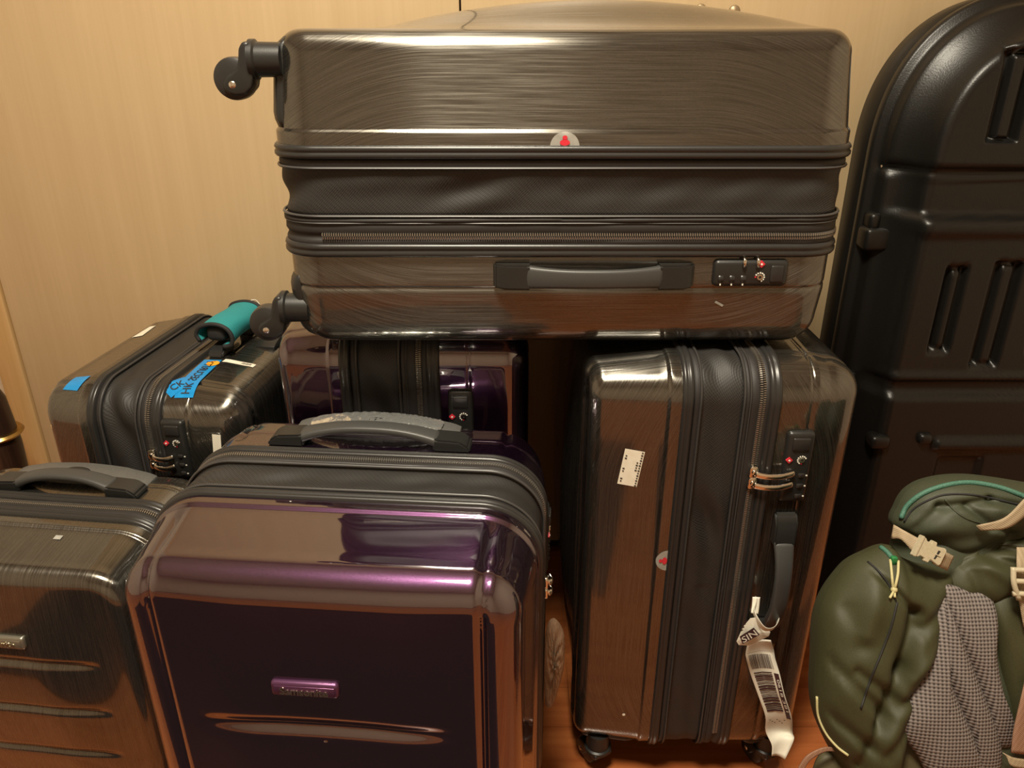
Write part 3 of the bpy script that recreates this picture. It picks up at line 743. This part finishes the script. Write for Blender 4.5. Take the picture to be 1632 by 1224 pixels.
# far left case
o, q = patch_px(lg, 'paper_label', (192, 517), (242, 509), .024, 'sticker', lab='blank white label stuck on the top')
o, q = patch_px(lg, 'tape_scrap', (112, 622), (133, 601), .030, 'blue', lab='scrap of bright blue tape')
o, q = patch_px(lg, 'security_tape', (293, 634), (340, 574), .030, 'blue', n=(40, 6), lab='bright blue tape with handwriting')
lg.patch_text('handwriting', 'HK SECURITY', .019, q[0], q[1], q[2], 'black_print', o, .0016, 1, q[3]*.90)
o2, q2 = patch_px(lg, 'tape_end', (265, 625), (300, 607), .030, 'blue', n=(20, 6), lab='short end of blue tape marked by hand', off=.0012)
lg.patch_text('handwriting', 'CK', .020, q2[0], q2[1], q2[2], 'black_print', o2, .0020, .8)
a = hit(lg, 340, 580); lg.patch('dot_sticker', a[0], a[1], .021, .021, 0, 'orange', poly='disc', nu=6, nv=24, lab='round orange sticker', off=.0016)
o, q = patch_px(lg, 'barcode_sticker', (357, 576), (406, 584), .012, 'sticker', lab='narrow white barcode sticker')
for k in range(9): lg.patch('print_bar', q[0]+q[3]*(.10+.035*k)*math.cos(q[2]), q[1]+q[3]*(.10+.035*k)*math.sin(q[2]), .0005+.0002*(k % 3), .006, q[2], 'black_print', o, .0014, nu=1, nv=1)
o, q = patch_px(lg, 'paper_label', (345, 692), (348, 735), .013, 'sticker', lab='grey-white label low on the back shell')
for k in range(5): lg.patch('print_line', q[0]-q[3]*(.18+.05*k), q[1]+.001, .0008, .006, q[2], 'black_print', o, .0014, nu=1, nv=1)
# upright brushed case
o, q = patch_px(rc, 'paper_label', (1012, 718), (999, 773), .026, 'sticker', lab='small white printed label on the left shell')
for col, ks in ((-.0105, range(14)), (-.0065, (4, 5, 6, 7)), (.0095, (2, 3, 7, 8, 11, 12))):
    for k in ks:
        d = q[3]*(k/14-.46); rc.patch('print_mark', q[0]+d*math.cos(q[2])-col*math.sin(q[2]), q[1]+d*math.sin(q[2])+col*math.cos(q[2]), .0018, .0020+.0008*(k % 2), q[2], 'black_print', o, .0014, nu=1, nv=1)
a = hit(rc, 994, 1138); rc.patch('paint_chip', a[0], a[1], .006, .005, .3, 'sticker', poly='disc', nu=3, nv=7)

a = hit(fg, 92, 857); fg.patch('silver_scuff', a[0], a[1], .010, .007, 0, 'clear', nu=4, nv=4)
# teal neoprene wrap round the top handle of the far left case
def teal_wrap():
    root = empty('handle_wrap', lg.root.matrix_world @ Vector((-.02, lg.y[4]+.022, lg.ztop+.026))); root.rotation_euler = lg.root.rotation_euler
    tag(root, 'teal neoprene luggage handle wrap with black binding on the far left suitcase', 'handle wrap')
    sec = smooth_path([(0, -.026, .000), (0, -.030, .012), (0, -.024, .024), (0, -.006, .030), (0, .012, .029), (0, .026, .022), (0, .031, .010), (0, .027, -.004), (0, .014, -.009)], 5)
    n = len(sec); nu = 16; L_ = .062; V = []; F = []
    for lay_ in (0, 1):
        for i in range(nu+1):
            u = -L_+2*L_*i/nu
            for j, p in enumerate(sec):
                c = Vector((0, 0, .010)); d = (Vector((0, p.y, p.z))-c).normalized(); q = Vector((0, p.y, p.z))-d*(.0035*lay_)
                V.append((u, q.y+.0012*math.sin(u*60+j*.3), q.z+.001*math.sin(u*45+1)))
    k = (nu+1)*n
    for i in range(nu):
        for j in range(n-1):
            F.append((i*n+j, (i+1)*n+j, (i+1)*n+j+1, i*n+j+1)); F.append((k+i*n+j, k+i*n+j+1, k+(i+1)*n+j+1, k+(i+1)*n+j))
    o = build('neoprene_sleeve', V, F, 'teal', root)
    for e in (-1, 1):
        i = 0 if e < 0 else nu
        tube('binding', [V[i*n+j] for j in range(n)], .0036, 'binding', root, 8)
    for j in (0, n-1): tube('binding', [V[i*n+j] for i in range(nu+1)], .0036, 'binding', root, 8)
    rbox('grip_padding', (.0, 0, .010), (.118, .034, .026), 'binding', root, .009, 3)
    return root
teal_wrap()
P = [at(405, 492, 1.40), at(398, 481, 1.41), at(407, 478, 1.42), at(414, 487, 1.42), at(412, 500, 1.41), at(404, 503, 1.40)]
wl = tube('wire_loop', smooth_path(P, 6), .0009, 'white_print', None, 6); tag(wl, 'thin white wire loop sticking up behind the teal handle wrap', 'wire')

# airline tag hanging from the side handle of the upright brushed case
def airline_tag():
    Z5 = lambda zx, zy: (1160+zx/4.164, 930+zy/4.164)
    lf = [(130, 400), (118, 460), (122, 500), (150, 600), (200, 740), (248, 880), (250, 980), (290, 1070), (290, 1145)]
    rt = [(285, 375), (305, 440), (315, 500), (345, 600), (378, 740), (425, 890), (430, 990), (437, 1040), (380, 1168)]
    Yd = [.846, .847, .846, .843, .838, .834, .838, .830, .826]
    A = [at(*Z5(*p), y) for p, y in zip(lf, Yd)]; B = [at(*Z5(*p), y+.006*math.sin(i*1.3)) for i, (p, y) in enumerate(zip(rt, Yd))]
    A = smooth_path(A, 5); B = smooth_path(B, 5); n = len(A); nv = 8
    root = empty('airline_tag', A[0]); bpy.context.view_layer.update(); inv = root.matrix_world.inverted()
    tag(root, 'white paper airline baggage tag with barcode and SIN lettering looped round a handle', 'luggage tag')
    def pt(s, t, off=0):
        f = s*(n-1); i = min(int(f), n-2); f -= i; a = A[i].lerp(A[i+1], f); b = B[i].lerp(B[i+1], f); p = a.lerp(b, t)
        return inv @ (p+Vector((0, .004*math.sin(PI*t)-off, off*.4)))
    V = [pt(i/(n-1), j/nv)[:] for i in range(n) for j in range(nv+1)]
    o = build('paper_strip', V, grid_faces(n, nv+1, False), 'paper', root); sm = o.modifiers.new('thickness', 'SOLIDIFY'); sm.thickness = .0005
    def quad(name, s0, s1, t0, t1, m, par, off=.0012):
        k = 4; V = []; F = []
        for i in range(k+1):
            for j in range(3): V.append(pt(s0+(s1-s0)*i/k, t0+(t1-t0)*j/2, off)[:])
        return build(name, V, grid_faces(k+1, 3, False), m, par)
    random.seed(9)
    quad('rule_line', .142, .146, .05, .98, 'brown_print', o)
    x = .10
    while x < .86:
        w_ = random.choice((.012, .018, .03)); quad('barcode_bar', .20, .345, x, x+w_, 'brown_print', o); x += w_+random.choice((.014, .022))
    x = .37
    while x < .60:
        w_ = random.choice((.004, .006, .010)); quad('barcode_bar', x, x+w_, .12, .74, 'brown_print', o); x += w_+random.choice((.005, .007))
    quad('number_strip', .375, .64, .80, .95, 'brown_print', o)
    me = text_mesh('0618 381', .011, 0)
    for v in me.vertices: v.co = pt(.508+v.co.x*4.6, .875+v.co.y*11, .0020)
    me.materials.clear(); link('lettering', me, 'white_print', o, False)
    for k in range(7): quad('print_line', .655+.012*(k % 3), .660+.012*(k % 3), .15+.09*k, .20+.09*k, 'brown_print', o)
    # the folded head with the destination, and the loop round the handle
    hd = [(58, 385), (72, 408), (132, 412), (200, 385), (272, 350), (282, 322), (232, 292), (182, 228), (150, 232), (100, 290)]
    c = at(*Z5(165, 330), .822); V = [inv @ at(*Z5(*p), .826) for p in hd]; V = [v[:] for v in V]+[(inv @ c)[:]]
    hdo = build('tag_head', V, [(i, (i+1) % 10, 10) for i in range(10)], 'paper', root, False); sm = hdo.modifiers.new('thickness', 'SOLIDIFY'); sm.thickness = .0006
    bx = [at(*Z5(*p), .8195) for p in ((78, 352), (98, 402), (212, 340), (172, 292))]
    build('destination_box', [(inv @ p)[:] for p in bx], [(0, 1, 2, 3)], 'brown_print', hdo, False)
    me = text_mesh('SIN', .02, 0)
    xs = [v.co.x for v in me.vertices]; ys = [v.co.y for v in me.vertices]; x0, x1, y0, y1 = min(xs), max(xs), min(ys), max(ys)
    for v in me.vertices:
        s_ = .06+.88*(v.co.x-x0)/(x1-x0); t_ = .14+.72*(v.co.y-y0)/(y1-y0)
        v.co = inv @ (bx[1].lerp(bx[2], s_).lerp(bx[0].lerp(bx[3], s_), t_)-Vector((0, .0012, 0)))
    me.materials.clear(); link('lettering', me, 'white_print', hdo, False)
    for k in range(4):
        pp = [at(*Z5(88+9*k+dx, 318-20*k+dy), .8195) for dx, dy in ((0, 0), (14, -7), (10, -15), (-4, -8))]
        build('print_mark', [(inv @ p)[:] for p in pp], [(0, 1, 2, 3)], 'brown_print', hdo, False)
    lp = [(188, 88), (182, 130), (172, 185), (195, 240), (230, 290), (268, 306), (308, 292), (330, 255), (326, 222)]
    yl = [.842, .838, .832, .824, .820, .820, .826, .846, .866]
    tube('tag_loop', smooth_path([inv @ at(*Z5(*p), y) for p, y in zip(lp, yl)], 6), .0056, 'paper', root, 8, False, (.10, 1.0), (0, -.5, 1))
    tw = tube('tag_loop', smooth_path([inv @ at(*Z5(*p), y) for p, y in zip([(190, 90), (185, 150), (178, 200)], (.84, .836, .832))], 6), .0055, 'paper', root, 8, False, (1.0, .12), (0, -1, .2))
airline_tag()

# ------------------------------------------------------------------ big black moulded case at the right
def hard_case():
    Xc, a, zt, za = .838, .222, 1.172, .92
    root = empty('hard_travel_case', (Xc, 1.36, 0)); tag(root, 'tall black moulded plastic travel case with a rounded top and recessed ribs', 'travel case')
    na, ns, nb = 110, 130, 40
    def outl(t):
        P = []; aa, top, bot = a-t, zt-t, t
        for i in range(ns): P.append((aa, bot+(za-bot)*i/ns))
        for i in range(2*na):
            th = PI*i/(2*na); c, s_ = math.cos(th), math.sin(th); e = 2/2.3
            P.append((aa*np.sign(c)*abs(c)**e, za+(top-za)*abs(s_)**e))
        for i in range(ns): P.append((-aa, za+(bot-za)*i/ns))
        for i in range(nb): P.append((-aa+2*aa*i/nb, bot))
        return np.array(P)
    prof = [(.05, .100), (.016, .098), (.004, .092), (0, .084), (0, .030), (.0045, .028), (.0045, .022), (0, .020), (-.004, .016), (-.004, .002), (0, -.002), (.008, -.004), (.013, -.010), (.015, -.022), (.018, -.028), (.024, -.032),
            (.034, -.040), (.046, -.054), (.056, -.068), (.060, -.078), (.063, -.084), (.068, -.088), (.075, -.090)]
    t0 = .075
    prof += [(t0+(a-t0)*k, -.090) for k in np.linspace(0, 1, 62)[1:]]
    P = np.array([np.stack([q[:, 0], np.full(len(q), y), q[:, 1]], 1) for t, y in prof for q in [outl(t)]])
    X, Y, Z = P[:, :, 0], P[:, :, 1], P[:, :, 2]; T_ = np.array([t for t, _ in prof])[:, None]+0*X; on = sstep(-Y, .004, .02)
    def box(x0, x1, z0, z1, e): return sstep(X, x0-e, x0+e)*(1-sstep(X, x1-e, x1+e))*sstep(Z, z0-e, z0+e)*(1-sstep(Z, z1-e, z1+e))
    h = np.zeros(X.shape)
    h += -.016*np.exp(-((Z-.905)/.0075)**2)*on
    low = 1-sstep(Z, .895, .912); face = sstep(-Y, .02, .06)
    h += -.012*low*(1-sstep(Z, .845, .860)*0)*face*box(-.3, .3, .836, .895, .004)
    h += .014*box(-.180, .180, .545, .832, .006)*face
    h += -.007*box(-.166, .166, .556, .806, .007)*face
    h += .014*box(-.196, .196, .03, .515, .006)*face
    for sg in (-1, 1):
        for (xc, wd, z0, z1, dp) in ((-.062, .046, .955, 1.088, .020), (-.086, .034, .600, .752, .018), (.0, .046, .572, .760, .018) if sg < 0 else (.2, .001, 0, .001, 0)):
            cx = xc*(-sg); h += -dp*box(cx-wd/2, cx+wd/2, z0, z1, .0045)*on; h += dp*.75*box(cx-wd*.20, cx+wd*.28, z0+.004, z1-.006, .0045)*on
    zz = Z+.06*np.abs(X)
    h += .010*(sstep(Z, .405, .414)*(1-sstep(Z, .425, .434)))*sstep(X, -.065, -.050)*face
    h += -.010*box(-.040, .040, .06, .39, .008)*face
    P[:, :, 1] -= h
    V = P.reshape(-1, 3); F = grid_faces(*P.shape[:2])
    o = build('moulded_shell', V, np.ascontiguousarray(F), 'hard', root); fixn(o)
    c = list(range(P.shape[1])); build('back_panel', P[0], [c], 'hard', root, False)
    def lug(x, z, s, y=-.03): return rbox('hinge_lug', (x, y, z), s, 'hard', root, .008, 3)
    lug(-.200, .785, (.050, .044, .040), -.020); lug(-.210, .815, (.020, .036, .030), -.016)
    lug(-.205, .500, (.020, .040, .075), -.03); lug(-.160, .425, (.036, .034, .026), -.098); lug(-.078, .432, (.026, .030, .022), -.100)
    lathe('rivet', [(0, 0), (.0036, 0), (.003, .0015), (0, .002)], (-.205, -.0075, .905), (0, -1, 0), 'screw', root, 14)
hard_case()

# ------------------------------------------------------------------ olive backpack at the front right
PN = Vector((.05, -1, .42)).normalized()
def pillow(name, px, p0, tf, tb, m, parent, pw=2.6, wr=.002, nr=26, fq=38, cen=None, seed=0, creases=()):
    """closed cushion over an outline: traced points stand on the pack's own leaning plane, then swell both ways"""
    n_ = PN; pts = [onplane(x, y, p0, n_) for x, y in px]; pts = smooth_path(pts, max(3, 150//len(pts)), True); n = len(pts)
    c = sum(pts, Vector())/n if cen is None else onplane(*cen, p0, n_)
    ex = Vector((1, 0, 0)); ex = (ex-n_*ex.dot(n_)).normalized(); ey = n_.cross(ex)
    inv = parent.matrix_world.inverted() if parent else Matrix()
    rs = np.random.default_rng(seed+7); ph = rs.uniform(0, 6.28, 8)
    CR = []
    for (x0, y0, x1, y1, dep, sig) in creases:
        a_, b_ = onplane(x0, y0, p0, n_)-c, onplane(x1, y1, p0, n_)-c
        CR.append((a_.dot(ex), a_.dot(ey), b_.dot(ex), b_.dot(ey), dep, sig))
    V = []; U = []
    for side in (1, -1):
        t = tf if side > 0 else tb
        for i in range(nr+1):
            s_ = (1-(i/nr)**1.6) if side > 0 else (i/nr)**(1/1.6)*.999+.001
            for p in pts:
                q = c.lerp(p, s_); hgt = t*max(0, 1-s_**pw)**.5; u, v = (q-c).dot(ex), (q-c).dot(ey)
                wv = wr*(math.sin(fq*u+fq*.6*v+ph[0])+.7*math.sin(fq*1.7*v-fq*.5*u+ph[1])+.5*math.sin(fq*2.6*(u+.8*v)+ph[2]))*min(1, (1-s_)*5)
                for (ax, ay, bx, by, dep, sig) in (CR if side > 0 else ()):
                    dx, dy = bx-ax, by-ay; k = max(0, min(1, ((u-ax)*dx+(v-ay)*dy)/(dx*dx+dy*dy)))
                    r2 = (u-ax-k*dx)**2+(v-ay-k*dy)**2; wv -= dep*math.exp(-r2/(sig*sig))*min(1, (1-s_)*8)
                q = q+n_*(side*hgt+wv); V.append((inv @ q)[:]); U.append((u, v, 0))
    F = grid_faces(2*nr+2, n)
    o = build(name, V, np.ascontiguousarray(F), m, parent, True, {'plane_uv': np.array(U)}); fixn(o); return o
def backpack():
    p0 = Vector((.55, .665, .45))
    root = empty('backpack', (.56, .70, 0)); bpy.context.view_layer.update()
    tag(root, 'olive green hiking backpack with grey mesh back panel and tan straps', 'backpack')
    off = lambda d: p0-PN*d
    body = pillow('main_body', [(1445, 800), (1530, 775), (1650, 790), (1740, 830), (1770, 950), (1765, 1100), (1750, 1300), (1715, 1525), (1640, 1588), (1540, 1593), (1440, 1560), (1390, 1420), (1360, 1260), (1345, 1120), (1370, 960), (1425, 870)], off(.085), .075, .060, 'olive_dark', root, 4, .002, seed=1, cen=(1560, 1100))
    pocket = pillow('side_pocket', [(1415, 868), (1432, 885), (1462, 897), (1508, 908), (1494, 955), (1462, 1050), (1436, 1150), (1418, 1224), (1402, 1268), (1350, 1232), (1316, 1180), (1298, 1125), (1299, 1050), (1304, 985), (1318, 945), (1352, 898), (1385, 878)], off(.040), .050, .060, 'olive', root, 3.2, .0016, 56, 46, (1395, 1040), seed=2,
        creases=((1428, 965, 1405, 1045, .016, .010), (1405, 1045, 1375, 1130, .012, .009), (1375, 1130, 1352, 1200, .008, .008), (1305, 1040, 1385, 1120, .007, .007), (1340, 1050, 1398, 1092, .006, .006), (1300, 1120, 1365, 1170, .007, .007),
                 (1350, 990, 1372, 905, -.006, .012), (1440, 985, 1500, 935, .008, .008), (1420, 1055, 1478, 1000, -.006, .008), (1400, 1105, 1452, 1075, .007, .007), (1372, 900, 1428, 960, .006, .004), (1385, 1180, 1440, 1110, .006, .008), (1330, 960, 1345, 1010, .005, .010)))
    lid = pillow('lid_pocket', [(1424, 838), (1430, 808), (1448, 780), (1485, 762), (1545, 756), (1632, 768), (1720, 785), (1765, 830), (1700, 862), (1632, 848), (1590, 860), (1548, 880), (1518, 895), (1470, 868)], off(.060), .052, .050, 'olive_dark', root, 3.4, .0014, 46, 44, (1580, 815), seed=3,
        creases=((1440, 835, 1470, 800, .006, .006), (1470, 800, 1540, 787, .006, .005), (1540, 787, 1632, 806, .006, .005), (1506, 798, 1540, 828, .006, .004), (1540, 828, 1575, 838, .006, .004), (1545, 800, 1632, 832, -.006, .010), (1480, 850, 1530, 845, .004, .010), (1510, 880, 1570, 845, .009, .008)))
    collar = pillow('collar', [(1512, 896), (1552, 872), (1600, 856), (1650, 852), (1720, 875), (1745, 950), (1650, 978), (1580, 968), (1500, 940)], off(.034), .036, .03, 'olive', root, 3.0, .0014, 44, 60, seed=4,
        creases=((1520, 893, 1575, 868, .010, .005), (1575, 868, 1640, 874, .010, .005), (1545, 890, 1580, 915, -.006, .008), (1560, 880, 1615, 897, .007, .006), (1580, 948, 1620, 915, .007, .007), (1530, 905, 1540, 940, .004, .006), (1600, 930, 1640, 938, .006, .006)))
    pillow('back_panel', [(1500, 935), (1580, 955), (1720, 960), (1740, 1150), (1700, 1400), (1560, 1450), (1430, 1380), (1425, 1180), (1445, 1100), (1475, 1010)], off(.036), .022, .03, 'olive_brown', root, 4, .0008, seed=5)
    pads = [[(1498, 948), (1487, 1018), (1508, 1078), (1534, 1138), (1556, 1193), (1566, 1250), (1500, 1262), (1462, 1205), (1430, 1152), (1446, 1090), (1470, 1018)],
            [(1500, 944), (1523, 1000), (1553, 1078), (1592, 1184), (1586, 1240), (1559, 1240), (1546, 1190), (1523, 1130), (1498, 1068), (1483, 1015), (1492, 958)],
            [(1500, 934), (1540, 940), (1580, 956), (1583, 1040), (1598, 1120), (1618, 1178), (1588, 1188), (1566, 1130), (1543, 1070), (1514, 1000)]]
    for k, q in enumerate(pads): pillow('mesh_pad', q, off(.012), .022-.001*k, .012, 'mesh', root, 2.0, .0004, 26, seed=6+k)
    strap = pillow('shoulder_strap', [(1582, 958), (1640, 940), (1705, 960), (1715, 1100), (1670, 1205), (1628, 1200), (1606, 1130), (1590, 1040)], off(.012), .018, .014, 'olive', root, 3.2, .0012, 20, 60, seed=12)
    pillow('bottom_flap', [(1300, 1215), (1330, 1196), (1362, 1215), (1400, 1260), (1380, 1300), (1290, 1300)], off(.050), .018, .014, 'olive_brown', root, 2.6, .002, 14, seed=14)
    inv = root.matrix_world.inverted()
    bv = bvh_of([body, pocket, lid, collar, strap])
    def onto(pts, offs=.002): return [d for d in (drop(bv, x, y, offs) for x, y in pts) if d is not None]
    def dpath(pts, n=6, offs=.002):
        sm = smooth_path([(x, y, 0) for x, y in pts], n); P = onto([(v.x, v.y) for v in sm], offs); return [inv @ p for p in P]
    tube('lid_zipper', dpath([(1436, 826), (1446, 806), (1470, 787), (1505, 774), (1545, 769), (1590, 776), (1625, 788), (1632, 791)]), .0030, 'zip_teal', root, 8)
    tube('seam', dpath([(1441, 832), (1455, 812), (1480, 797), (1510, 788), (1560, 790), (1632, 806)], 6, .0005), .0012, 'binding', root, 6)
    tube('seam', dpath([(1506, 796), (1520, 812), (1540, 826), (1570, 836)], 6, .0005), .0012, 'olive_dark', root, 6)
    tube('pocket_seam', dpath([(1383, 895), (1400, 910), (1418, 934), (1428, 958)], 6, .0005), .0012, 'binding', root, 6)
    tube('pocket_seam', dpath([(1430, 960), (1420, 1000), (1405, 1040), (1385, 1090), (1372, 1130)], 6, .0005), .0012, 'binding', root, 6)
    tube('pocket_zipper', dpath([(1404, 872), (1414, 880), (1422, 890)], 6, .001), .0028, 'zip_teal', root, 8)
    tube('pocket_piping', dpath([(1302, 1110), (1304, 1140), (1316, 1168), (1334, 1190), (1352, 1204)], 6, .001), .0016, 'cordlet', root, 8)
    # cord loop on the zipper of the side pocket
    s1 = drop(bv, 1424, 893, .004)
    if s1 is not None: bm = bmesh.new(); bm_box(bm, inv @ s1, (.007, .006, .010), .0015, 2); from_bm('zip_slider', bm, 'zip_green', root, True)
    tube('pull_cord', dpath([(1419, 892), (1421, 912), (1423, 934), (1424, 939)], 5, .005), .0015, 'cordlet', root, 8)
    tube('pull_cord', dpath([(1432, 894), (1431, 915), (1427, 934), (1425, 940)], 5, .005), .0015, 'cordlet', root, 8)
    kn = drop(bv, 1425, 940, .005)
    if kn is not None:
        bm = bmesh.new(); bmesh.ops.create_icosphere(bm, subdivisions=2, radius=.0038, matrix=Matrix.Translation(inv @ kn)); from_bm('cord_knot', bm, 'cordlet', root, True, 0)
    tube('pull_cord', dpath([(1425, 941), (1420, 950), (1418, 953)], 4, .005), .0014, 'cordlet', root, 8)
    tube('pull_cord', dpath([(1426, 941), (1426, 952)], 4, .005), .0014, 'cordlet', root, 8)
    # compression strap with side-release buckle: flat webbing that lies over the gap between lid and pocket
    def ribbon(name, A, B, m, th=.0014, par=root):
        A = smooth_path(A, 6); B = smooth_path(B, 6); n = len(A); V = []
        for a_, b_ in zip(A, B):
            for k in range(5): V.append((inv @ a_.lerp(b_, k/4))[:])
        o = build(name, V, grid_faces(n, 5, False), m, par); fixn(o); sm = o.modifiers.new('thickness', 'SOLIDIFY'); sm.thickness = th; return o
    base = off(-.012); pl = lambda x, y, d=0: onplane(x, y, off(d), PN)
    ribbon('compression_strap', [pl(1424, 836, .02), pl(1442, 846, .010), pl(1464, 858, .002), pl(1475, 863, 0)], [pl(1420, 858, .02), pl(1436, 860, .010), pl(1452, 876, .002), pl(1460, 883, 0)], 'webbing')
    ribbon('compression_strap', [pl(1493, 874, -.001), pl(1508, 880, 0), pl(1521, 887, .006)], [pl(1486, 898, -.001), pl(1500, 905, 0), pl(1510, 910, .006)], 'webbing')
    # buckle parts in the plane of the pack
    ex = (pl(1505, 890)-pl(1460, 868)).normalized(); ey = PN.cross(ex).normalized(); mid = pl(1482, 879, -.003)
    def flat(name, pts, th, m, par, lift=0):
        bm = bmesh.new(); vs = [bm.verts.new(inv @ (mid+ex*x+ey*y+PN*(lift-th/2))) for x, y in pts]; f = bm.faces.new(vs); r = bmesh.ops.extrude_face_region(bm, geom=[f])
        nv = (inv.to_3x3() @ PN)*th
        bmesh.ops.translate(bm, verts=[v for v in r['geom'] if isinstance(v, bmesh.types.BMVert)], vec=nv)
        bmesh.ops.bevel(bm, geom=list(bm.edges), offset=.0007, segments=2, affect='EDGES', clamp_overlap=True)
        return from_bm(name, bm, m, par, True)
    bk = flat('buckle', [(-.016, -.0115), (-.011, -.0115), (-.010, -.009), (-.004, -.0095), (-.004, -.0125), (.002, -.0125), (.003, -.008), (.014, -.0105), (.016, -.008), (.016, .008), (.014, .0105), (.003, .008), (.002, .0125), (-.004, .0125), (-.004, .0095), (-.010, .009), (-.011, .0115), (-.016, .0115)], .0055, 'buckle', root)
    flat('buckle_slot', [(.005, -.006), (.008, -.006), (.010, .006), (.006, .006)], .0062, 'binding', bk)
    flat('buckle_bar', [(-.0175, -.0125), (-.014, -.0125), (-.014, .0125), (-.0175, .0125)], .008, 'buckle', bk)
    flat('buckle_prong', [(.0045, -.0012), (.012, -.0012), (.012, .0012), (.0045, .0012)], .0075, 'buckle', bk)
    # load lifter strap, ladder buckle and lower webbing at the right edge
    ribbon('load_lifter', [pl(1556, 838, .004), pl(1600, 826, -.006), pl(1632, 796, -.012), pl(1660, 770, -.012)], [pl(1562, 846, .004), pl(1606, 842, -.006), pl(1640, 818, -.012), pl(1672, 792, -.012)], 'webbing')
    ribbon('strap_webbing', [pl(1621, 872, -.002), pl(1621, 905, -.012), pl(1624, 950, -.014), pl(1632, 1000, -.012)], [pl(1655, 872, -.002), pl(1655, 905, -.012), pl(1656, 950, -.014), pl(1660, 1000, -.012)], 'webbing')
    ribbon('lower_webbing', [pl(1634, 1085, -.012), pl(1626, 1120, -.014), pl(1616, 1165, -.012), pl(1612, 1200, -.010)], [pl(1660, 1085, -.012), pl(1655, 1120, -.014), pl(1650, 1165, -.012), pl(1650, 1205, -.010)], 'webbing_brown')
    for k, y in enumerate((908, 926, 946)):
        P = [pl(1614, y, -.018), pl(1636, y+1, -.020), pl(1664, y+2, -.018)]; tube('ladder_buckle', [inv @ p for p in smooth_path(P, 4)], .0030, 'buckle', root, 8)
    tube('ladder_buckle', [inv @ p for p in smooth_path([pl(1615, 904, -.018), pl(1616, 930, -.020), pl(1624, 955, -.018)], 5)], .0030, 'buckle', root, 8)
    ribbon('loose_strap_end', [pl(1598, 1200, -.004), pl(1618, 1208, -.006), pl(1650, 1212, -.004)], [pl(1604, 1206, -.004), pl(1614, 1222, -.006), pl(1650, 1226, -.004)], 'webbing')
    ribbon('hip_loop', [pl(1268, 1232, .03), pl(1285, 1206, .026), pl(1312, 1192, .026), pl(1334, 1192, .03)], [pl(1276, 1240, .03), pl(1290, 1214, .026), pl(1314, 1199, .026), pl(1334, 1198, .03)], 'webbing_brown')
backpack()

# crumpled brown plastic film tucked beside the front purple case
def film_bag():
    root = None; out = [(874, 985), (886, 995), (893, 1018), (892, 1060), (884, 1095), (874, 1124), (862, 1120), (860, 1050), (864, 1000)]
    pts = smooth_path([at(x+7, y, .815) for x, y in out], 8, True); n = len(pts); c = sum(pts, Vector())/n; V = []; nr = 14
    for sd in (1, -1):
        for i in range(nr+1):
            s_ = 1-i/nr if sd > 0 else i/nr
            for j, p in enumerate(pts):
                q = c.lerp(p, max(s_, .001)); q = q+Vector((0, -sd*.012*math.sqrt(max(0, 1-s_**2))+(.004*math.sin(j*.7+i*.9)+.003*math.sin(j*1.7-i*.6))*(1-s_)+RNG.uniform(-1, 1)*.0006, 0)); V.append(q[:])
    o = build('plastic_bag', V, np.ascontiguousarray(grid_faces(2*nr+2, n)), 'plasticbag', None); fixn(o)
    tag(o, 'crumpled brownish see-through plastic film beside the front purple suitcase', 'plastic bag')
film_bag()

# dark turned wooden stand at the far left, beyond the wardrobe post
q = at(6, 690, 1.36)
st = empty('wooden_stand', (q.x-.016, 1.36, 0)); tag(st, 'dark turned wooden stand with a brass collar at the left edge', 'stand')
lathe('turned_post', [(0, 0), (.048, 0), (.050, .02), (.048, .04), (.040, .06), (.036, .20), (.038, .30), (.040, .36), (.034, .46), (.020, .50), (.014, .53), (0, .54)], (0, 0, 0), (0, 0, 1), 'dark_wood', st, 28)
zr = q.z
lathe('brass_collar', [(.030, -.006), (.046, -.005), (.050, 0), (.046, .005), (.030, .006)], (0, 0, zr), (0, 0, 1), 'brass', st, 28)

# added dark mat, out of frame, to darken what the glossy front shells mirror
rg = empty('added_dark_mat', (-.56, .09, 0)); tag(rg, 'unseen dark mat added on the floor to darken the reflections in the front shells', 'added_dark_mat')
M['added_dark_mat'] = m_noisy('added_mat_dark_plum', (.010, .006, .008), (.022, .013, .016), 500, .95, .6, .003)
rbox('added_mat_field', (0, 0, .006), (1.28, .70, .010), 'added_dark_mat', rg, .004, 2)
for sx in (-1, 1): rbox('added_mat_border', (sx*.64, 0, .006), (.03, .71, .011), 'binding', rg, .004, 2)
